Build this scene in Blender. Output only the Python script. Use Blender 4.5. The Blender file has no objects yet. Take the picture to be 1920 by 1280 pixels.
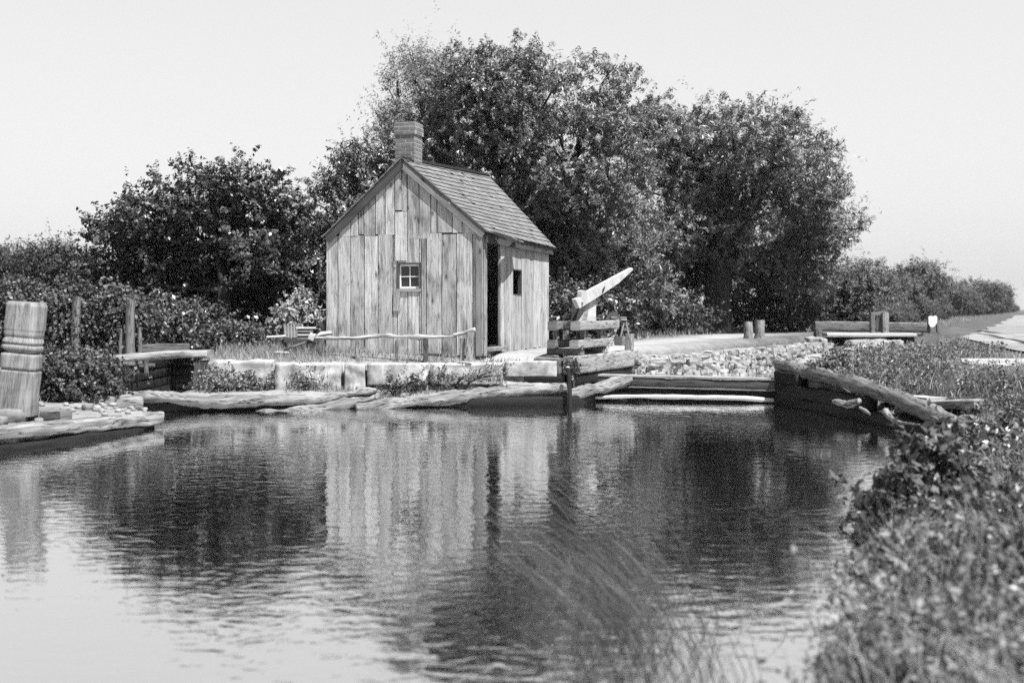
import bpy, math, random
import numpy as np
from mathutils import Vector, Matrix, noise as mnoise

S = bpy.context.scene
COL = S.collection
R = math.radians
F = 2100.0          # focal length in photo pixels (1920 wide)
EYE = 1.61
HOR = 580.0

# ------------------------------------------------------------------ camera
cam_d = bpy.data.cameras.new("camera")
cam = bpy.data.objects.new("camera", cam_d)
COL.objects.link(cam)
cam.location = (0, 0, EYE)
cam.rotation_euler = (R(90), 0, 0)
cam_d.sensor_width = 36
cam_d.lens = 36 * F / 1920
cam_d.shift_y = -(640 - HOR) / 1920
cam_d.clip_start = 0.1
cam_d.clip_end = 6000
cam_d.dof.use_dof = True
cam_d.dof.focus_distance = 19.5
cam_d.dof.aperture_fstop = 1.4
S.camera = cam

# ------------------------------------------------------------------ light
SUN_H = Vector((0.69, -0.72, 0)).normalized()      # horizontal direction towards the sun
SUN_EL = R(62)
to_sun = SUN_H * math.cos(SUN_EL) + Vector((0, 0, math.sin(SUN_EL)))
sd = bpy.data.lights.new("sun", 'SUN')
sd.energy = 5.0
sd.angle = R(0.5)
sd.color = (1.0, 1.0, 1.0)
sun = bpy.data.objects.new("sun", sd)
COL.objects.link(sun)
sun.rotation_euler = to_sun.to_track_quat('Z', 'Y').to_euler()
sun.location = (10, -10, 30)

w = bpy.data.worlds.new("World")
S.world = w
w.use_nodes = True
nt = w.node_tree
nt.nodes.clear()
sky = nt.nodes.new('ShaderNodeTexSky')
sky.sky_type = 'NISHITA'
sky.sun_disc = False
sky.sun_elevation = SUN_EL
sky.sun_rotation = math.atan2(SUN_H.x, SUN_H.y)
sky.air_density = 1.0
sky.dust_density = 3.0
sep = nt.nodes.new('ShaderNodeSeparateColor')        # blue-sensitive plate: the sky read through its blue
nt.links.new(sky.outputs[0], sep.inputs[0])
bg = nt.nodes.new('ShaderNodeBackground')
bg.inputs['Strength'].default_value = 0.058
def wmath(op, a, b):
    nd = nt.nodes.new('ShaderNodeMath'); nd.operation = op
    for i, x in enumerate((a, b)):
        if isinstance(x, (int, float)): nd.inputs[i].default_value = x
        else: nt.links.new(x, nd.inputs[i])
    return nd.outputs[0]
hazy = wmath('ADD', wmath('ADD', wmath('MULTIPLY', sep.outputs[2], .2), wmath('MULTIPLY', sep.outputs[0], .2)), 2.7)   # thin white overcast over the blue
nt.links.new(hazy, bg.inputs['Color'])
wo = nt.nodes.new('ShaderNodeOutputWorld')
nt.links.new(bg.outputs[0], wo.inputs[0])

S.view_settings.view_transform = 'Standard'
S.view_settings.look = 'None'
S.view_settings.exposure = 1.9
S.view_settings.gamma = 1.0
S.cycles.use_denoising = False          # keep the fine grain
S.cycles.max_bounces = 5
S.cycles.diffuse_bounces = 3
S.cycles.transparent_max_bounces = 8

# ------------------------------------------------------------------ helpers
def P(px, py, d):
    return Vector(((px - 960) * d / F, d, EYE - (py - HOR) * d / F))

def on_plane(px, py, p0, n):
    r = Vector(((px - 960) / F, 1.0, -(py - HOR) / F))
    o = Vector((0, 0, EYE))
    t = (Vector(p0) - o).dot(n) / r.dot(n)
    return o + r * t

def fbm(p, s=1.0, o=3):
    return mnoise.fractal(Vector(p) * s, 0.5, 2.0, o)

def tag(o, label=None, cat=None, group=None, kind=None):
    if label: o['label'] = label
    if cat: o['category'] = cat
    if group: o['group'] = group
    if kind: o['kind'] = kind
    return o

def empty(name, loc=(0, 0, 0), rz=0.0, parent=None):
    o = bpy.data.objects.new(name, None)
    COL.objects.link(o)
    o.location = loc
    o.rotation_euler = (0, 0, rz)
    o.empty_display_size = 0.2
    if parent: o.parent = parent
    return o

class MB:
    """collects geometry with a UV that runs along the grain"""
    def __init__(s):
        s.v = []; s.f = []; s.uv = []
    def face(s, idx, uvs):
        s.f.append(tuple(idx)); s.uv.extend(uvs)
    def sweep(s, path, sec, scale=None, noise=0.0, nscale=2.0, seed=0.0, up=None, ends=True, twist=0.0):
        """path: points; sec: closed 2-d outline (side, up); scale: per-point factor or (sx,sz)"""
        path = [Vector(p) for p in path]
        n = len(sec); base = len(s.v)
        per = [0.0]
        for i in range(n):
            a = Vector(sec[i]); b = Vector(sec[(i + 1) % n])
            per.append(per[-1] + (b - a).length)
        L = 0.0; Ls = []
        for i, p in enumerate(path):
            if i: L += (p - path[i - 1]).length
            Ls.append(L)
            t = (path[min(i + 1, len(path) - 1)] - path[max(i - 1, 0)]).normalized()
            u0 = Vector(up) if up is not None else (Vector((0, 0, 1)) if abs(t.z) < 0.85 else Vector((0, -1, 0)))
            side = t.cross(u0).normalized()
            u1 = side.cross(t).normalized()
            sc = scale[i] if scale else 1.0
            sx, sz = sc if isinstance(sc, (tuple, list)) else (sc, sc)
            for j, (a, b) in enumerate(sec):
                q = p + side * (a * sx) + u1 * (b * sz)
                if noise:
                    dr = (side * a * sx + u1 * b * sz)
                    if dr.length > 1e-6:
                        k = mnoise.fractal(q * nscale + Vector((seed, seed * .7, -seed)), 0.6, 2.0, 4)
                        q = q + dr.normalized() * noise * k
                s.v.append(q)
        for i in range(len(path) - 1):
            for j in range(n):
                j2 = (j + 1) % n
                a = base + i * n + j; b = base + i * n + j2
                c = base + (i + 1) * n + j2; d = base + (i + 1) * n + j
                s.face((a, b, c, d), [(Ls[i], per[j]), (Ls[i], per[j + 1]), (Ls[i + 1], per[j + 1]), (Ls[i + 1], per[j])])
        if ends:
            for i, rev in ((0, True), (len(path) - 1, False)):
                ids = [base + i * n + j for j in range(n)]
                uvs = [(sec[j][0] * .3 + 7, sec[j][1] * 1.0) for j in range(n)]
                if rev: ids = ids[::-1]; uvs = uvs[::-1]
                s.face(ids, uvs)
        return s
    def box(s, c, size, rz=0.0, rot=None, grain=0):
        """box with centre c, full size; grain: axis index of the wood grain"""
        M = rot if rot is not None else Matrix.Rotation(rz, 3, 'Z')
        h = Vector(size) * .5; c = Vector(c); base = len(s.v)
        cs = [(-1, -1, -1), (1, -1, -1), (1, 1, -1), (-1, 1, -1), (-1, -1, 1), (1, -1, 1), (1, 1, 1), (-1, 1, 1)]
        for q in cs: s.v.append(c + M @ Vector((q[0] * h.x, q[1] * h.y, q[2] * h.z)))
        fs = [(0, 3, 2, 1), (4, 5, 6, 7), (0, 1, 5, 4), (1, 2, 6, 5), (2, 3, 7, 6), (3, 0, 4, 7)]
        ax = [0, 1, 2]; ax.remove(grain)
        for f in fs:
            uv = []
            for i in f:
                q = Vector((cs[i][0] * h.x, cs[i][1] * h.y, cs[i][2] * h.z))
                uv.append((q[grain], q[ax[0]] + q[ax[1]] * 1.01))
            s.face([base + i for i in f], uv)
        return s
    def poly_prism(s, pts, off):
        """extruded polygon: pts (3-d, planar, ccw seen from the front), thickness vector off"""
        base = len(s.v); n = len(pts); off = Vector(off)
        pts = [Vector(p) for p in pts]
        for p in pts: s.v.append(p)
        for p in pts: s.v.append(p + off)
        ax = (pts[1] - pts[0]).normalized()
        def uv(p): return (p.dot(ax), (p - ax * p.dot(ax)).length)
        s.face([base + i for i in range(n)], [uv(p) for p in pts])
        s.face([base + n + i for i in range(n)][::-1], [uv(p) for p in pts][::-1])
        for i in range(n):
            j = (i + 1) % n
            s.face((base + i, base + n + i, base + n + j, base + j), [uv(pts[i]), (uv(pts[i])[0], uv(pts[i])[1] + .1), (uv(pts[j])[0], uv(pts[j])[1] + .1), uv(pts[j])])
        return s
    def rock(s, c, size, seed=0, boxy=0.0, n=7, rz=0.0, rough=0.12):
        """stone: a gridded cube pushed towards a sphere, roughened"""
        c = Vector(c); base = len(s.v); idx = {}
        M = Matrix.Rotation(rz, 3, 'Z'); h = Vector(size) * .5
        def vert(q):
            k = tuple(round(x, 4) for x in q)
            if k in idx: return idx[k]
            v = Vector(q); sp = v.normalized()
            m = v * boxy + sp * (1 - boxy)
            if boxy > .5:
                m = Vector([max(-.97, min(.97, x)) for x in m])
            pw = Vector((m.x * h.x, m.y * h.y, m.z * h.z))
            k2 = mnoise.fractal(pw * (1.1 / max(.05, min(h))) * .9 + Vector((seed * 3.1, seed * 1.7, seed)), 0.7, 2.1, 4)
            pw = pw + Vector((sp.x, sp.y, sp.z)) * (k2 * rough * min(h))
            s.v.append(c + M @ pw); idx[k] = len(s.v) - 1
            return idx[k]
        for a in range(3):
            for sg in (-1, 1):
                for i in range(n):
                    for j in range(n):
                        q = []
                        for (di, dj) in ((0, 0), (1, 0), (1, 1), (0, 1)):
                            v = [0, 0, 0]
                            v[a] = sg; v[(a + 1) % 3] = (i + di) / n * 2 - 1; v[(a + 2) % 3] = (j + dj) / n * 2 - 1
                            q.append(vert(v))
                        if sg < 0: q = q[::-1]
                        s.face(q, [(s.v[t].x, s.v[t].z) for t in q])
        return s
    def build(s, name, mat, parent=None, smooth=False, origin=None):
        me = bpy.data.meshes.new(name)
        o0 = Vector(origin) if origin is not None else None
        vv = [tuple(p - o0) if o0 is not None else tuple(p) for p in s.v]
        me.from_pydata(vv, [], s.f)
        uvl = me.uv_layers.new(name="UVMap")
        uvl.data.foreach_set("uv", np.array(s.uv, dtype=np.float32).ravel())
        if smooth: me.polygons.foreach_set("use_smooth", np.ones(len(me.polygons), dtype=bool))
        if smooth == 'auto': me.set_sharp_from_angle(angle=R(38))
        me.materials.append(mat)
        me.update()
        o = bpy.data.objects.new(name, me)
        COL.objects.link(o)
        if parent: o.parent = parent
        if o0 is not None: o.location = o0
        return o

def rect(wd, ht, bev=0.0):
    a, b = wd / 2, ht / 2
    if not bev: return [(-a, -b), (a, -b), (a, b), (-a, b)]
    c = bev
    return [(-a + c, -b), (a - c, -b), (a, -b + c), (a, b - c), (a - c, b), (-a + c, b), (-a, b - c), (-a, -b + c)]

def rrect(wd, ht, n=20, p=5.0):
    out = []
    for i in range(n):
        t = 2 * math.pi * (i + .5) / n
        c, s_ = math.cos(t), math.sin(t)
        out.append((wd / 2 * math.copysign(abs(c) ** (2 / p), c), ht / 2 * math.copysign(abs(s_) ** (2 / p), s_)))
    return out

def disc(r, n=12):
    return [(r * math.cos(2 * math.pi * i / n), r * math.sin(2 * math.pi * i / n)) for i in range(n)]

def lerp_path(pts, seg):
    """Catmull-like resampling of a polyline to seg points"""
    pts = [Vector(p) for p in pts]
    out = []
    m = len(pts) - 1
    for k in range(seg + 1):
        t = k / seg * m
        i = min(int(t), m - 1); f = t - i
        p0 = pts[max(i - 1, 0)]; p1 = pts[i]; p2 = pts[i + 1]; p3 = pts[min(i + 2, m)]
        out.append(0.5 * ((2 * p1) + (p2 - p0) * f + (2 * p0 - 5 * p1 + 4 * p2 - p3) * f * f + (3 * p1 - p0 - 3 * p2 + p3) * f ** 3))
    return out

def lerp_vals(vals, seg):
    m = len(vals) - 1
    out = []
    for k in range(seg + 1):
        t = k / seg * m
        i = min(int(t), m - 1); f = t - i
        out.append(vals[i] * (1 - f) + vals[i + 1] * f)
    return out

# ------------------------------------------------------------------ materials
def grey(v): return (v, v, v, 1)
KT = 0.57

class Mat:
    def __init__(s, name):
        s.m = bpy.data.materials.new(name)
        s.m.use_nodes = True
        s.t = s.m.node_tree
        s.b = s.t.nodes['Principled BSDF']
    def n(s, typ, **kw):
        nd = s.t.nodes.new(typ)
        for k, v in kw.items(): setattr(nd, k, v)
        return nd
    def l(s, a, b): s.t.links.new(a, b)
    def math(s, op, a, b=None, c=None, clamp=False):
        nd = s.n('ShaderNodeMath', operation=op, use_clamp=clamp)
        for i, x in enumerate((a, b, c)):
            if x is None: continue
            if isinstance(x, (int, float)): nd.inputs[i].default_value = x
            else: s.l(x, nd.inputs[i])
        return nd.outputs[0]
    def ramp(s, fac, stops):
        nd = s.n('ShaderNodeValToRGB')
        el = nd.color_ramp.elements
        while len(el) < len(stops): el.new(0.5)
        for e, (p, v) in zip(el, stops):
            e.position = p; e.color = grey(v)
        s.l(fac, nd.inputs[0])
        return nd.outputs[0]
    def noise(s, vec, scale, detail=4, rough=0.55, dist=0.0):
        nd = s.n('ShaderNodeTexNoise')
        nd.inputs['Scale'].default_value = scale
        nd.inputs['Detail'].default_value = detail
        nd.inputs['Roughness'].default_value = rough
        nd.inputs['Distortion'].default_value = dist
        if vec is not None: s.l(vec, nd.inputs['Vector'])
        return nd.outputs[0]
    def scalevec(s, vec, sc, add=None):
        nd = s.n('ShaderNodeVectorMath', operation='MULTIPLY')
        s.l(vec, nd.inputs[0]); nd.inputs[1].default_value = sc
        if add is None: return nd.outputs[0]
        a = s.n('ShaderNodeVectorMath', operation='ADD')
        s.l(nd.outputs[0], a.inputs[0]); s.l(add, a.inputs[1])
        return a.outputs[0]
    def bump(s, h, strength=0.3, dist=0.01):
        nd = s.n('ShaderNodeBump')
        nd.inputs['Strength'].default_value = strength
        nd.inputs['Distance'].default_value = dist
        s.l(h, nd.inputs['Height'])
        s.l(nd.outputs[0], s.b.inputs['Normal'])
    def rough(s, v, spec=0.3):
        s.b.inputs['Roughness'].default_value = v
        s.b.inputs['Specular IOR Level'].default_value = spec

def wood(name, tone, vary=0.35, grain=0.45, knots=True, stain=0.4, rough=0.8, spec=0.1, cracks=0.0):
    """weathered timber; grain follows the UV's first axis, every piece has its own tone"""
    m = Mat(name)
    uv = m.n('ShaderNodeUVMap').outputs[0]
    geo = m.n('ShaderNodeNewGeometry')
    rnd = geo.outputs['Random Per Island']
    comb = m.n('ShaderNodeCombineXYZ')
    m.l(m.math('MULTIPLY', rnd, 91.7), comb.inputs[0]); m.l(m.math('MULTIPLY', rnd, 57.3), comb.inputs[1])
    v1 = m.scalevec(uv, (1.6, 34, 1), comb.outputs[0])
    g1 = m.noise(v1, 1.0, 6, 0.65, 0.6)
    v2 = m.scalevec(uv, (4.5, 110, 1), comb.outputs[0])
    g2 = m.noise(v2, 1.0, 3, 0.6, 0.3)
    v3 = m.scalevec(uv, (0.9, 3.0, 1), comb.outputs[0])
    st = m.noise(v3, 1.4, 4, 0.6, 0.8)
    a = m.ramp(g1, [(0.28, 1 - grain), (0.55, 1.0), (0.8, 1.12)])
    b = m.ramp(g2, [(0.30, 1 - grain * .7), (0.5, 1.0)])
    c = m.ramp(st, [(0.30, 1 - stain), (0.52, 1.0), (0.75, 1.1)])
    t = m.math('MULTIPLY', m.math('MULTIPLY', a, b), c)
    tone_i = m.math('ADD', m.math('MULTIPLY', rnd, vary), 1 - vary * .55)
    t = m.math('MULTIPLY', t, tone_i)
    if knots:
        v4 = m.scalevec(uv, (2.3, 6.0, 1), comb.outputs[0])
        vo = m.n('ShaderNodeTexVoronoi'); vo.inputs['Scale'].default_value = 1.0
        m.l(v4, vo.inputs['Vector'])
        k = m.ramp(vo.outputs['Distance'], [(0.06, 0.25), (0.13, 0.7), (0.24, 1.0)])
        t = m.math('MULTIPLY', t, k)
    hb_ = m.math('ADD', g1, m.math('MULTIPLY', g2, .6))
    if cracks:
        v5 = m.scalevec(uv, (1.1, 13, 1), comb.outputs[0])
        ck = m.math('ABSOLUTE', m.math('SUBTRACT', m.noise(v5, 1.0, 3, 0.55, 0.4), 0.5))
        ck = m.ramp(ck, [(0.004, 1 - cracks), (0.022, 1.0)])
        t = m.math('MULTIPLY', t, ck)
        hb_ = m.math('ADD', hb_, m.math('MULTIPLY', ck, 1.5))
    t = m.math('MULTIPLY', t, tone * KT)
    m.l(t, m.b.inputs['Base Color'])
    m.rough(rough, spec)
    m.bump(hb_, 0.5, 0.008)
    return m.m

def speckle(name, lo, hi, scale, detail=6, bump=0.5, bdist=0.02, rough=0.9, big=0.0, bigscale=0.6, spec=0.06):
    m = Mat(name)
    co = m.n('ShaderNodeTexCoord').outputs['Object']
    n1 = m.noise(co, scale, detail, 0.65, 0.3)
    n2 = m.noise(co, scale * 6, 4, 0.6)
    mix = m.math('ADD', m.math('MULTIPLY', n1, .65), m.math('MULTIPLY', n2, .35))
    c = m.ramp(mix, [(0.33, lo * KT), (0.66, hi * KT)])
    if big:
        n3 = m.noise(co, bigscale, 4, 0.6, 0.5)
        c = m.math('MULTIPLY', c, m.ramp(n3, [(0.35, 1 - big), (0.6, 1.0)]))
    rnd = m.n('ShaderNodeNewGeometry').outputs['Random Per Island']
    c = m.math('MULTIPLY', c, m.math('ADD', m.math('MULTIPLY', rnd, .3), .85))
    m.l(c, m.b.inputs['Base Color'])
    m.rough(rough, spec)
    m.bump(mix, bump, bdist)
    return m.m

def leafmat(name, tone, vary=0.7, trans=0.25, spec=0.5, rough=0.38):
    m = Mat(name)
    geo = m.n('ShaderNodeNewGeometry')
    rnd = geo.outputs['Random Per Island']
    co = m.n('ShaderNodeTexCoord').outputs['Object']
    n1 = m.noise(co, 1.3, 3, 0.6)
    t = m.math('MULTIPLY', m.math('ADD', m.math('MULTIPLY', rnd, vary), 1 - vary * .5), m.ramp(n1, [(0.3, .75), (0.7, 1.25)]))
    t = m.math('MULTIPLY', t, tone * .62)
    m.l(t, m.b.inputs['Base Color'])
    m.rough(rough, spec)
    tr = m.n('ShaderNodeBsdfTranslucent'); m.l(t, tr.inputs['Color'])
    mx = m.n('ShaderNodeMixShader'); mx.inputs[0].default_value = trans
    m.l(m.b.outputs[0], mx.inputs[1]); m.l(tr.outputs[0], mx.inputs[2])
    m.l(mx.outputs[0], m.t.nodes['Material Output'].inputs['Surface'])
    return m.m

M = {}
M['board'] = wood('weathered_boards', 0.49, 0.6, 0.5, stain=.6, cracks=.35)
M['board_side'] = wood('side_wall_boards', 0.43, 0.25, 0.45, cracks=.35)
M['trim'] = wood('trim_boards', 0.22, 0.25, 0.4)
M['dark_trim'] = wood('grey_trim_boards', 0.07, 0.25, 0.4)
M['shingle'] = wood('wooden_shingles', 0.165, 0.38, 0.3, knots=False, stain=0.25)
M['timber'] = wood('grey_timber', 0.17, 0.25, 0.5, cracks=.7)
M['pale_timber'] = wood('bleached_timber', 0.28, 0.2, 0.4, cracks=.7)
M['log'] = wood('weathered_log', 0.25, 0.15, 0.6, knots=False, stain=0.6, cracks=.85)
M['log_dark'] = wood('dark_barked_log', 0.17, 0.15, 0.6, knots=False, stain=0.6, cracks=.85)
M['shade_black_log'] = wood('shade_black_timber', 0.018, 0.4, 0.4, knots=False, rough=0.7, spec=0.04)  # wet timber; shade under logs and along walls put into its colour
M['peeled'] = wood('peeled_pole', 0.44, 0.1, 0.25, knots=False, stain=0.25)
M['rail'] = wood('grey_peeled_rail', 0.42, 0.1, 0.5, knots=False, stain=0.5, cracks=.6)
M['post'] = wood('worn_post', 0.25, 0.05, 0.4, knots=False, stain=0.45, cracks=.4)
M['stone'] = speckle('pale_cut_stone', 0.30, 0.56, 3.0, big=0.62, bigscale=2.2)
M['rubble'] = speckle('rubble_stone', 0.20, 0.33, 7.0, big=0.25, bigscale=2.5)
M['rock'] = speckle('grey_rock', 0.13, 0.24, 6.0)
M['brick'] = speckle('old_brick', 0.10, 0.19, 30, bump=0.3, bdist=0.004)
M['mortar'] = speckle('lime_mortar', 0.24, 0.36, 40, bump=0.3, bdist=0.004)
M['iron'] = speckle('rusty_iron', 0.02, 0.07, 20, bump=0.4, bdist=0.004, rough=0.6, spec=0.5)
M['chain'] = speckle('worn_chain_iron', 0.12, 0.3, 30, bump=0.2, bdist=0.002, rough=0.45, spec=0.6)
M['white'] = speckle('white_paint', 0.6, 0.72, 12, bump=0.1, bdist=0.002, rough=0.5)
M['bark'] = speckle('dark_bark', 0.025, 0.06, 8, bump=0.8, bdist=0.03)
M['dust'] = speckle('pale_dirt', 0.15, 0.30, 1.8, bump=0.8, bdist=0.04, big=0.35, bigscale=.5)
M['dark_inside'] = speckle('dark_inside_boards', 0.02, 0.04, 6)  # near-black: unlit inside of the shanty and arm slot put into the colour
M['leaf'] = leafmat('willow_leaf', 0.16, 0.9, 0.10, 0.24, 0.40)
M['leaf_washed'] = leafmat('washed_willow_leaf', 0.27, 0.6, 0.4, 0.2, 0.45)  # lighter willow leaf; hazy wash over the upper left crown put into colour
M['leaf_dark'] = leafmat('dark_glossy_leaf', 0.07, 0.9, 0.08, 0.28, 0.38)
M['leaf_far'] = leafmat('far_leaf', 0.11, 0.7, 0.15, 0.1, 0.5)
M['leaf_bank'] = leafmat('bank_leaf', 0.15, 1.0, 0.18, 0.12, 0.5)
M['leaf_shade'] = leafmat('far_leaf_shade', 0.055, 0.7, 0.1, 0.1, 0.5)  # darker copy of the far leaf: shade of the left trees put into colour
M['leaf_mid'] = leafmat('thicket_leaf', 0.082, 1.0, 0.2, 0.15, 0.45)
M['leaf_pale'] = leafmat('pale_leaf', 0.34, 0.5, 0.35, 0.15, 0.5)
M['grass'] = leafmat('dry_grass', 0.28, 0.7, 0.3, 0.1, 0.5)
M['sedge'] = leafmat('sedge_blade', 0.05, 0.7, 0.25, 0.1, 0.4)

def glass_mat():
    m = Mat('old_window_glass')
    m.b.inputs['Base Color'].default_value = grey(0.012)
    m.rough(0.08, 0.6)
    co = m.n('ShaderNodeTexCoord').outputs['Object']
    m.bump(m.noise(co, 3.0, 2), 0.15, 0.02)
    return m.m
M['glass'] = glass_mat()

def water_mat():
    m = Mat('canal_water')
    m.t.nodes.remove(m.b)
    co = m.n('ShaderNodeTexCoord').outputs['Object']
    r1 = m.noise(m.scalevec(co, (1.7, 3.0, 1)), 1.5, 2, 0.5, 0.4)
    r2 = m.noise(m.scalevec(co, (4.0, 6.5, 1)), 1.5, 2, 0.5, 0.5)
    patch = m.ramp(m.noise(co, 0.3, 3, 0.5, 0.6), [(0.36, 0.2), (0.64, 1.4)])
    calm = m.ramp(m.noise(co, 0.17, 2, 0.5, 0.3), [(0.38, 0.5), (0.6, 1.0)])
    h = m.math('ADD', m.math('MULTIPLY', m.math('MULTIPLY', r1, calm), .45), m.math('MULTIPLY', m.math('MULTIPLY', r2, .42), patch))
    bp = m.n('ShaderNodeBump'); bp.inputs['Strength'].default_value = 1.0; bp.inputs['Distance'].default_value = 0.0088
    m.l(h, bp.inputs['Height'])
    gl = m.n('ShaderNodeBsdfGlossy'); gl.inputs['Roughness'].default_value = 0.03
    gl.inputs['Color'].default_value = grey(0.92)
    m.l(bp.outputs[0], gl.inputs['Normal'])
    df = m.n('ShaderNodeBsdfDiffuse'); df.inputs['Color'].default_value = grey(0.008)
    fr = m.n('ShaderNodeLayerWeight'); fr.inputs['Blend'].default_value = 0.5
    fac = m.ramp(fr.outputs['Facing'], [(0.0, 0.08), (0.45, 0.42), (0.68, 0.86), (0.95, 0.95)])
    mx = m.n('ShaderNodeMixShader')
    m.l(fac, mx.inputs[0]); m.l(df.outputs[0], mx.inputs[1]); m.l(gl.outputs[0], mx.inputs[2])
    m.l(mx.outputs[0], m.t.nodes['Material Output'].inputs['Surface'])
    return m.m
M['water'] = water_mat()

# ------------------------------------------------------------------ terrain
U = Vector((0.4147, 0.9100, 0))          # direction of the canal and of the lock chamber
B = Vector((0.9100, -0.4147, 0))         # across it, towards the right
LOCK_L = Vector((1.574, 20.549, 0))         # left and right front corners of the chamber
LOCK_R = Vector((4.52, 19.0, 0))
LOCK_LEN = 16.0

def vec2(*pts): return np.array(pts, dtype=float)
BASIN = vec2((-4.86, 15.35), (-5.85, 12.75), (-9, 5), (-14, -8), (-6, -3), (-2.2, 0.6), (0.3, 2.4), (0.95, 3.8), (1.42, 5.2), (2.02, 6.5),
             (2.82, 7.8), (3.48, 9.2), (4.12, 10.5), (5.0, 12.0), (5.45, 13.0), (5.3, 14.8), (5.0, 17.0), (4.62, 19.0), (4.4, 19.3), (2.2, 20.4), (1.2, 19.6), (1.0, 19.3), (-0.2, 18.9), (-2.4, 18.45), (-4.6, 18.0), (-6.9, 17.3))
tR = LOCK_R + U * LOCK_LEN; tL = LOCK_L + U * LOCK_LEN
LOCK = vec2((0.6, 19.35), (4.62, 18.9), (tR.x, tR.y), (8.85, 33.3), (2.2, 22.95), (0.75, 19.75))
SPILL = vec2((-7.0, 17.2), (-5.5, 17.6), (-5.5, 23.0), (-7.0, 23.0))

def inside(px, py, poly):
    r = np.zeros(px.shape, bool)
    n = len(poly)
    for i in range(n):
        x1, y1 = poly[i]; x2, y2 = poly[(i + 1) % n]
        if y1 == y2: continue
        c = ((y1 > py) != (y2 > py)) & (px < (x2 - x1) * (py - y1) / (y2 - y1) + x1)
        r ^= c
    return r

def dist_poly(px, py, poly):
    d = np.full(px.shape, 1e9)
    n = len(poly)
    for i in range(n):
        x1, y1 = poly[i]; x2, y2 = poly[(i + 1) % n]
        dx, dy = x2 - x1, y2 - y1
        t = np.clip(((px - x1) * dx + (py - y1) * dy) / (dx * dx + dy * dy), 0, 1)
        d = np.minimum(d, np.hypot(px - x1 - t * dx, py - y1 - t * dy))
    return d

def sst(a, b, x):
    t = np.clip((x - a) / (b - a), 0, 1)
    return t * t * (3 - 2 * t)

_rs = np.random.RandomState(7)
_wv = [(_rs.uniform(-1, 1) * s, _rs.uniform(-1, 1) * s, _rs.uniform(0, 6.28), 1.0 / s) for s in (0.3, .5, .8, 1.2, 2.0, 3.0, 4.5, 6.0) for _ in range(2)]
def wobble(x, y):
    z = 0
    for a, b, ph, am in _wv: z = z + am * np.sin(a * x + b * y + ph)
    return z * 0.12

def terrain(x, y):
    x = np.asarray(x, float); y = np.asarray(y, float)
    db = dist_poly(x, y, BASIN); ib = inside(x, y, BASIN)
    il = inside(x, y, LOCK); isp = inside(x, y, SPILL)
    wob = wobble(x, y)
    # right bank
    k = sst(12.5, 19.0, y)
    e = np.where(y > 12.8, np.clip(0.56 - (19.35 - y) * 0.084, 0.05, .6), 0.10)
    dl = dist_poly(x, y, LOCK)
    right = e + (0.84 - e) * sst(0.0, 3.6 - 2.3 * sst(10.5, 13.5, y), db) + 0.035 * wob
    right = right - 0.35 * np.exp(-((y - 15.4) / 1.1) ** 2) * (1 - sst(0.6, 1.3, db)) * (1 - sst(.355, .385, x / np.maximum(y, .5)))
    right = np.where(y > 19, np.minimum(right, 0.50 + 0.34 * sst(0.2, 2.6, dl) + 0.03 * wob), right)
    # camera side
    # lock axis side test
    s_lock = (x - 1.574) * 0.91 - (y - 20.549) * 0.4147          # >0 to the right of the left chamber wall
    # house terrace: behind the wall line
    wall_y = np.where(x < 0.84, 19.62 + (x - 0.84) * 0.03, 19.62 + (x - 0.84) * 0.40)
    terr = 0.66 + 0.15 * sst(0.0, 1.2, y - wall_y) + 0.02 * wob
    edge = (x - 2.5) * .843 - (y - 22.75) * .538            # distance to the chamber's rubble edge (negative on the path)
    terr = np.where((y > 22.6) & (y < 36), terr - 0.30 * sst(-0.75, -0.05, edge) - .03 * wob * sst(-1.0, -.2, edge), terr)
    ledge = 0.04 + 0.17 * sst(0, 0.8, db) + 0.02 * wob
    north = np.where(y > wall_y + 0.05, terr, ledge)
    # left bank
    left = 0.20 + 0.42 * sst(0.2, 6.0, db) + 0.02 * wob
    left = np.where(y > 19, np.maximum(left, 0.52), left)
    z = np.where(s_lock > 1.9, right, north)
    z = np.where((x < -6.2) & (y < 30), left, z)
    z = np.where((x < -4.0) & (y < 17.45), left, z)
    z = np.where((y < 4) & (x < 1.0), 0.12 + 0.3 * sst(0, 3, db), z)
    z = np.where(isp, -0.25, z)
    far = np.hypot(x, y)
    z = z + sst(40, 90, far) * 0.0 + sst(60, 400, y) * 1.2 * (0.4 + 0.1 * wob) * sst(0, 60, x * -1 + y * .3)
    z = z + sst(14, 60, -x) * sst(15, 60, y) * 3.0
    z = np.where(ib | il, -0.6, z)
    return z

def tz(x, y): return float(terrain(np.array([x]), np.array([y]))[0])

def ground_at(px, py, h=0.0, d0=5.0, d1=60.0):
    d = np.linspace(d0, d1, 2200)
    x = (px - 960) * d / F; z = EYE - (py - HOR) * d / F
    k = np.argmax(z < terrain(x, d) + h)
    return P(px, py, float(d[k]))

def axis(lo, hi, step, far, n):
    core = np.arange(lo, hi + 1e-6, step)
    g = np.geomspace(step * 2, far, n)
    return np.concatenate([(lo - np.cumsum(g))[::-1], core, hi + np.cumsum(g)])

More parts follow.
